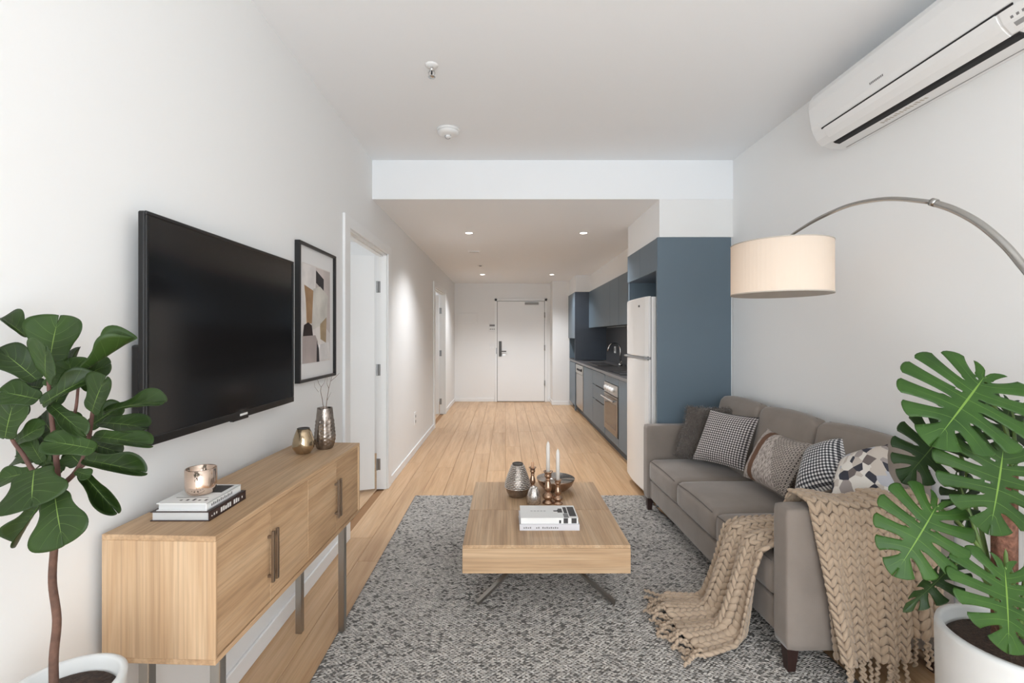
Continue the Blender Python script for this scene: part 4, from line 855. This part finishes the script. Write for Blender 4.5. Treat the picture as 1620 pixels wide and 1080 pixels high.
def leaf(name, base, tip, hw, nrm, mat, parent, kind='fig', curl=.12, cup=.06, wave=.02, seed=0):
    """base, tip: points; hw: half width (m); nrm: facing hint. fan grid of lateral segments"""
    rr = random.Random(seed); Y = tip-base; L = Y.length; Y.normalize(); N_ = (nrm-Y*nrm.dot(Y)).normalized(); X = Y.cross(N_)
    out = FIG if kind == 'fig' else MON; nf = 6 if kind == 'fig' else 7; na = 5 if kind == 'fig' else 6; nr = 7 if kind == 'fig' else 22
    mxw = max(p[0] for p in out); bm = bmesh.new(); uvl = bm.loops.layers.uv.new(); ph = rr.uniform(0, 6)
    for sd in (-1, 1):
        for fi in range(nf):
            grid = []; hole = kind == 'mon' and 0 < fi < 5
            cut = .17+.13*rr.random() if fi > 0 else .4
            for i in range(na+1):
                al = i/na; rowv = []
                for j in range(nr+1):
                    r = j/nr; g = 0
                    if kind == 'mon':
                        q_ = (r-cut)/(1-cut); g = .17*math.sin(min(1, q_*.78)*math.pi)**.3 if r > cut else 0
                        lo_g = g if fi > 0 else 0; hi_g = g if fi < nf-1 else .02*g
                        a = (fi+lo_g+(1-lo_g-hi_g)*al)/nf
                        rm = r*(1-.07*abs(2*al-1)**3) if r > .7 else r
                    else: a = (fi+al)/nf; rm = r
                    my = (.02+.78*a**1.15) if kind == 'fig' else (.0+.86*a**1.25)
                    ox, oy = half_outline(out, a); ex = rm**.9
                    x = ox*ex/mxw*hw; y = (my+(oy-my)*(rm**1.25))*L
                    d_ = x/hw
                    zz = -curl*L*(y/L)**2+cup*L*(d_**2)*1.0+wave*L*math.sin(9*a+ph+sd)*rm**2-.012*L*math.cos(al*2*math.pi)*rm*(1-rm)
                    v = bm.verts.new(base+X*(sd*x)+Y*y+N_*zz); rowv.append((v, al, r))
                grid.append(rowv)
            for i in range(na):
                for j in range(nr):
                    if hole and 2 <= j <= 3 and i in (0,) and (fi+seed) % 2 == 0: continue
                    q = [grid[i][j], grid[i+1][j], grid[i+1][j+1], grid[i][j+1]]; q = q if sd > 0 else q[::-1]
                    if j == 0 and (q[0][0].co-q[1][0].co).length < 1e-7: pass
                    try: f = bm.faces.new([z_[0] for z_ in q])
                    except ValueError: continue
                    f.smooth = True
                    for lp, z_ in zip(f.loops, q): lp[uvl].uv = (z_[1], z_[2])
    bmesh.ops.remove_doubles(bm, verts=bm.verts[:], dist=L*.0015); bmesh.ops.recalc_face_normals(bm, faces=bm.faces[:])
    c = (base+tip)/2
    for v in bm.verts: v.co -= c
    me = bpy.data.meshes.new(name); bm.to_mesh(me); bm.free(); me.materials.append(M[mat]); o = bpy.data.objects.new(name, me); COL.objects.link(o); o.location = c
    md = o.modifiers.new('thickness', 'SOLIDIFY'); md.thickness = .0008; attach(o, parent); return o
# fiddle leaf fig in a tall white planter
fk = .00121; px_, py_ = (97-VX)*fk, fk*F; frad = .098; fz = H-(1088-VY)*fk
t = thing('fiddle_leaf_fig', 'fiddle leaf fig tree beside the sideboard', 'potted plant', (px_, py_, 0))
pp = thing('planter', 'white round planter holding the fiddle leaf fig', 'planter', (px_, py_, 0))
lobj('pot', [(frad*.78, 0), (frad*.82, .01), (frad, fz-.02), (frad+.002, fz), (frad-.004, fz+.003), (frad-.012, fz), (frad-.013, fz-.05)], (px_, py_, 0), 'pot', pp, 64)
lobj('soil', [(frad-.013, fz-.03), (frad-.02, fz-.022), (frad*.4, fz-.016), (.001, fz-.014)], (px_, py_, 0), 'soil', pp, 32)
Q = lambda px, py, dk=0: P(px, py, fk+dk)
tp = spline([Q(86, 1105), Q(85, 1040), Q(90, 980), Q(83, 920), Q(86, 862), Q(90, 800), Q(92, 770)], 6); tobj('trunk', tp, [.0078-.0025*i/len(tp) for i in range(len(tp))], 'trunk', t, 12)
def br(pts, r): s_ = spline([Q(*p) for p in pts], 5); tobj('branch', s_, [r*(1-.5*i/len(s_)) for i in range(len(s_))], 'twigdk', t, 8)
br([(92, 772), (104, 762), (120, 746), (133, 722), (141, 690), (146, 655), (150, 625)], .0055); br([(90, 790), (72, 765), (52, 744), (36, 718), (20, 696), (10, 670)], .005)
br([(92, 770), (90, 735), (85, 690), (80, 645), (77, 605), (78, 570)], .005); br([(88, 730), (100, 690), (118, 655), (124, 610), (128, 590)], .0035); br([(120, 746), (140, 730), (152, 715)], .003)
def fl(b, tp_, hw, n=(0, -1, .35), dk=(0, 0), curl=.1, cup=.1, wave=.025, s=[0]):
    s[0] += 1; leaf('leaf', Q(b[0], b[1], dk[0]), Q(tp_[0], tp_[1], dk[1]), hw*fk, Vector(n), 'fig', t, 'fig', curl, cup, wave, s[0])
D = .00007
fl((79, 575), (88, 497), 46, (.1, -1, -.1), (.5*D, .6*D)); fl((74, 600), (66, 549), 42, (0, -1, .55), (-.2*D, -.9*D)); fl((42, 534), (1, 494), 17, (.5, -.4, .8), (.8*D, .9*D), .2, .35)
fl((60, 602), (-4, 548), 24, (.3, -.8, .8), (.2*D, -.2*D)); fl((130, 590), (214, 533), 16, (-.5, -.5, .7), (0, .2*D), .02, .35); fl((118, 605), (172, 572), 27, (-.2, -.9, .4), (.9*D, 1.2*D))
fl((112, 610), (117, 548), 20, (-.6, -.8, .3), (1.0*D, 1.2*D)); fl((146, 652), (161, 596), 29, (-.1, -1, .3), (-.4*D, -.8*D)); fl((164, 651), (254, 627), 18, (.1, -.7, .9), (-.3*D, -.7*D), .1, .12)
fl((62, 632), (-6, 616), 26, (.1, -.8, .8), (0, -.4*D)); fl((66, 640), (141, 590), 20, (.1, -.9, .5), (-.5*D, -.3*D), .15, .2); fl((8, 694), (19, 630), 26, (.3, -1, .1), (-.1*D, -.4*D))
fl((79, 640), (133, 684), 15, (.2, -.7, .8), (-.3*D, -.7*D)); fl((146, 690), (236, 697), 17, (0, -.7, .9), (.2*D, -.3*D)); fl((158, 668), (231, 671), 20, (.2, -.7, .8), (.6*D, .4*D)); fl((140, 676), (190, 640), 20, (0, -1, .3), (.9*D, 1.2*D))
fl((152, 711), (68, 693), 23, (.15, -.75, .8), (-.6*D, -1.3*D), .12, .05); fl((133, 727), (227, 743), 18, (.0, -.75, .7), (-.1*D, -.6*D), .08, .2); fl((128, 746), (190, 814), 13, (.4, -.8, .4), (0, -.2*D), -.1, .3)
fl((55, 742), (46, 802), 48, (0, -.9, .6), (-.7*D, -1.5*D), .08, .02); fl((87, 780), (97, 864), 43, (.05, -1, .15), (-.7*D, -1.3*D), .05, .05); fl((64, 797), (17, 861), 18, (-.2, -1, .2), (.2*D, .1*D), .1, .3)
fl((52, 747), (-8, 757), 19, (0, -.8, .7), (.2*D, 0)); fl((24, 700), (66, 672), 18, (.1, -.9, .4), (.3*D, .2*D)); fl((88, 690), (60, 655), 26, (0, -1, .2), (.6*D, .9*D)); fl((100, 700), (112, 650), 20, (.2, -1, 0), (1.1*D, 1.3*D))
fl((60, 720), (20, 722), 18, (.1, -.8, .6), (.6*D, .7*D)); fl((88, 640), (106, 585), 22, (.1, -1, .2), (.7*D, .9*D)); fl((140, 700), (190, 716), 18, (.1, -.9, .3), (.8*D, .9*D)); fl((74, 735), (62, 690), 22, (-.1, -1, .2), (.5*D, .7*D)); fl((40, 660), (20, 610), 24, (0, -1, .3), (.8*D, 1.0*D)); fl((120, 745), (142, 752), 10, (0, -.8, .6), (-.2*D, -.3*D))
fl((100, 745), (72, 726), 18, (0, -1, .2), (.8*D, .9*D)); fl((30, 690), (55, 730), 20, (0, -1, .2), (.9*D, 1.*D))
for i in range(16):   # inner foliage
    a_ = i*2.4; cx_, cy_ = 92+52*math.sin(a_)*(.5+.5*((i*7) % 5)/5), 672+62*math.cos(a_*1.3); ex_, ey_ = cx_+30*math.sin(a_*1.7), cy_-26+22*math.cos(a_*2.1)
    fl((cx_, cy_), (ex_, ey_), 17+(i % 4)*3, (.5*math.sin(a_), -1, .5), (.5*D+.5*D*(i % 3), .5*D+.6*D*(i % 3)))
# monstera in a white pot
mk_ = .00175; mx, my_, mr = (1613-VX)*mk_, mk_*F, .176; mz = H-(1010-VY)*mk_
t = thing('monstera_plant', 'monstera plant with split leaves at the end of the sofa', 'potted plant', (mx, my_, 0))
pp = thing('planter', 'white round planter holding the monstera', 'planter', (mx, my_, 0))
lobj('pot', [(mr*.8, 0), (mr*.84, .012), (mr*.985, mz*.6), (mr, mz-.012), (mr-.003, mz), (mr-.016, mz+.001), (mr-.020, mz-.006), (mr-.022, mz-.06)], (mx, my_, 0), 'pot', pp, 72)
lobj('soil', [(mr-.022, mz-.042), (mr-.035, mz-.03), (mr*.4, mz-.024), (.001, mz-.022)], (mx, my_, 0), 'soil', pp, 40)
QM = lambda px, py, dk=0: P(px, py, mk_+dk)
lobj('moss_pole', [(.026, mz-.03), (.026, mz+.46), (.02, mz+.47)], (QM(1601, 800).x, my_+.02, 0), 'coir', t, 24, rfun=lambda r, zz, a: r*(1+.06*math.sin(6*a+zz*90)))
def ml_(b, tp_, hw, n, dk, curl=.12, cup=.03, wave=.02, mat='mon', stem=None, sd=0):
    leaf('leaf', QM(b[0], b[1], dk[0]), QM(tp_[0], tp_[1], dk[1]), hw*mk_, Vector(n), mat, t, 'mon', curl, cup, wave, sd)
    if stem: s_ = spline([QM(*q) for q in stem]+[QM(b[0], b[1], dk[0])-Vector((0, 0, .001))], 5); tobj('petiole', s_, [.0065-.0025*i/len(s_) for i in range(len(s_))], 'stem', t, 8)
d_ = .0001
ml_((1557, 596), (1484, 697), 95, (-.15, -.85, .65), (.3*d_, -.9*d_), .10, -.06, .012, 'mon', [(1600, 1000, 0), (1604, 850, .3*d_), (1596, 700, .5*d_), (1572, 640, .6*d_)], 1)
ml_((1587, 709), (1572, 845), 90, (-.05, -1, .35), (-.6*d_, -1.3*d_), .06, -.05, .012, 'mon', [(1598, 1005, -.2*d_), (1592, 900, 0), (1588, 800, .2*d_), (1590, 740, 0)], 2)
ml_((1482, 799), (1422, 909), 66, (-.15, -.9, .5), (-.1*d_, -.9*d_), .10, -.05, .015, 'mon', [(1590, 1010, -.1*d_), (1560, 890, 0), (1520, 830, .1*d_)], 3)
ml_((1589, 898), (1602, 1033), 78, (0, -.95, .45), (-1.0*d_, -2.2*d_), .05, -.05, .012, 'mon', [(1600, 1020, -.2*d_), (1604, 960, -.5*d_), (1600, 905, -.6*d_)], 4)
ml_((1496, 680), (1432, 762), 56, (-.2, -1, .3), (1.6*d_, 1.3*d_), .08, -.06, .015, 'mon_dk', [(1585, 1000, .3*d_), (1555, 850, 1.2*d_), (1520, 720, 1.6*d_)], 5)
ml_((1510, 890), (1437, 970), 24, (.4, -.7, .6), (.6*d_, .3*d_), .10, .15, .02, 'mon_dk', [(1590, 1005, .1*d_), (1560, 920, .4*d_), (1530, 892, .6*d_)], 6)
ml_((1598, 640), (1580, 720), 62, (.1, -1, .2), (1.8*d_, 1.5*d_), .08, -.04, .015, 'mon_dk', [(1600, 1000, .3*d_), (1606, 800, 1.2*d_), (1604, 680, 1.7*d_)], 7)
ml_((1662, 650), (1720, 760), 80, (.2, -.9, .5), (.2*d_, -.4*d_), .1, -.05, .015, 'mon', [(1612, 1005, 0), (1630, 850, .2*d_), (1650, 710, .3*d_)], 8)
ml_((1680, 830), (1730, 930), 70, (.3, -.9, .4), (0, -.5*d_), .1, -.05, .015, 'mon', [(1618, 1010, 0), (1640, 920, .1*d_), (1665, 860, .1*d_)], 9)
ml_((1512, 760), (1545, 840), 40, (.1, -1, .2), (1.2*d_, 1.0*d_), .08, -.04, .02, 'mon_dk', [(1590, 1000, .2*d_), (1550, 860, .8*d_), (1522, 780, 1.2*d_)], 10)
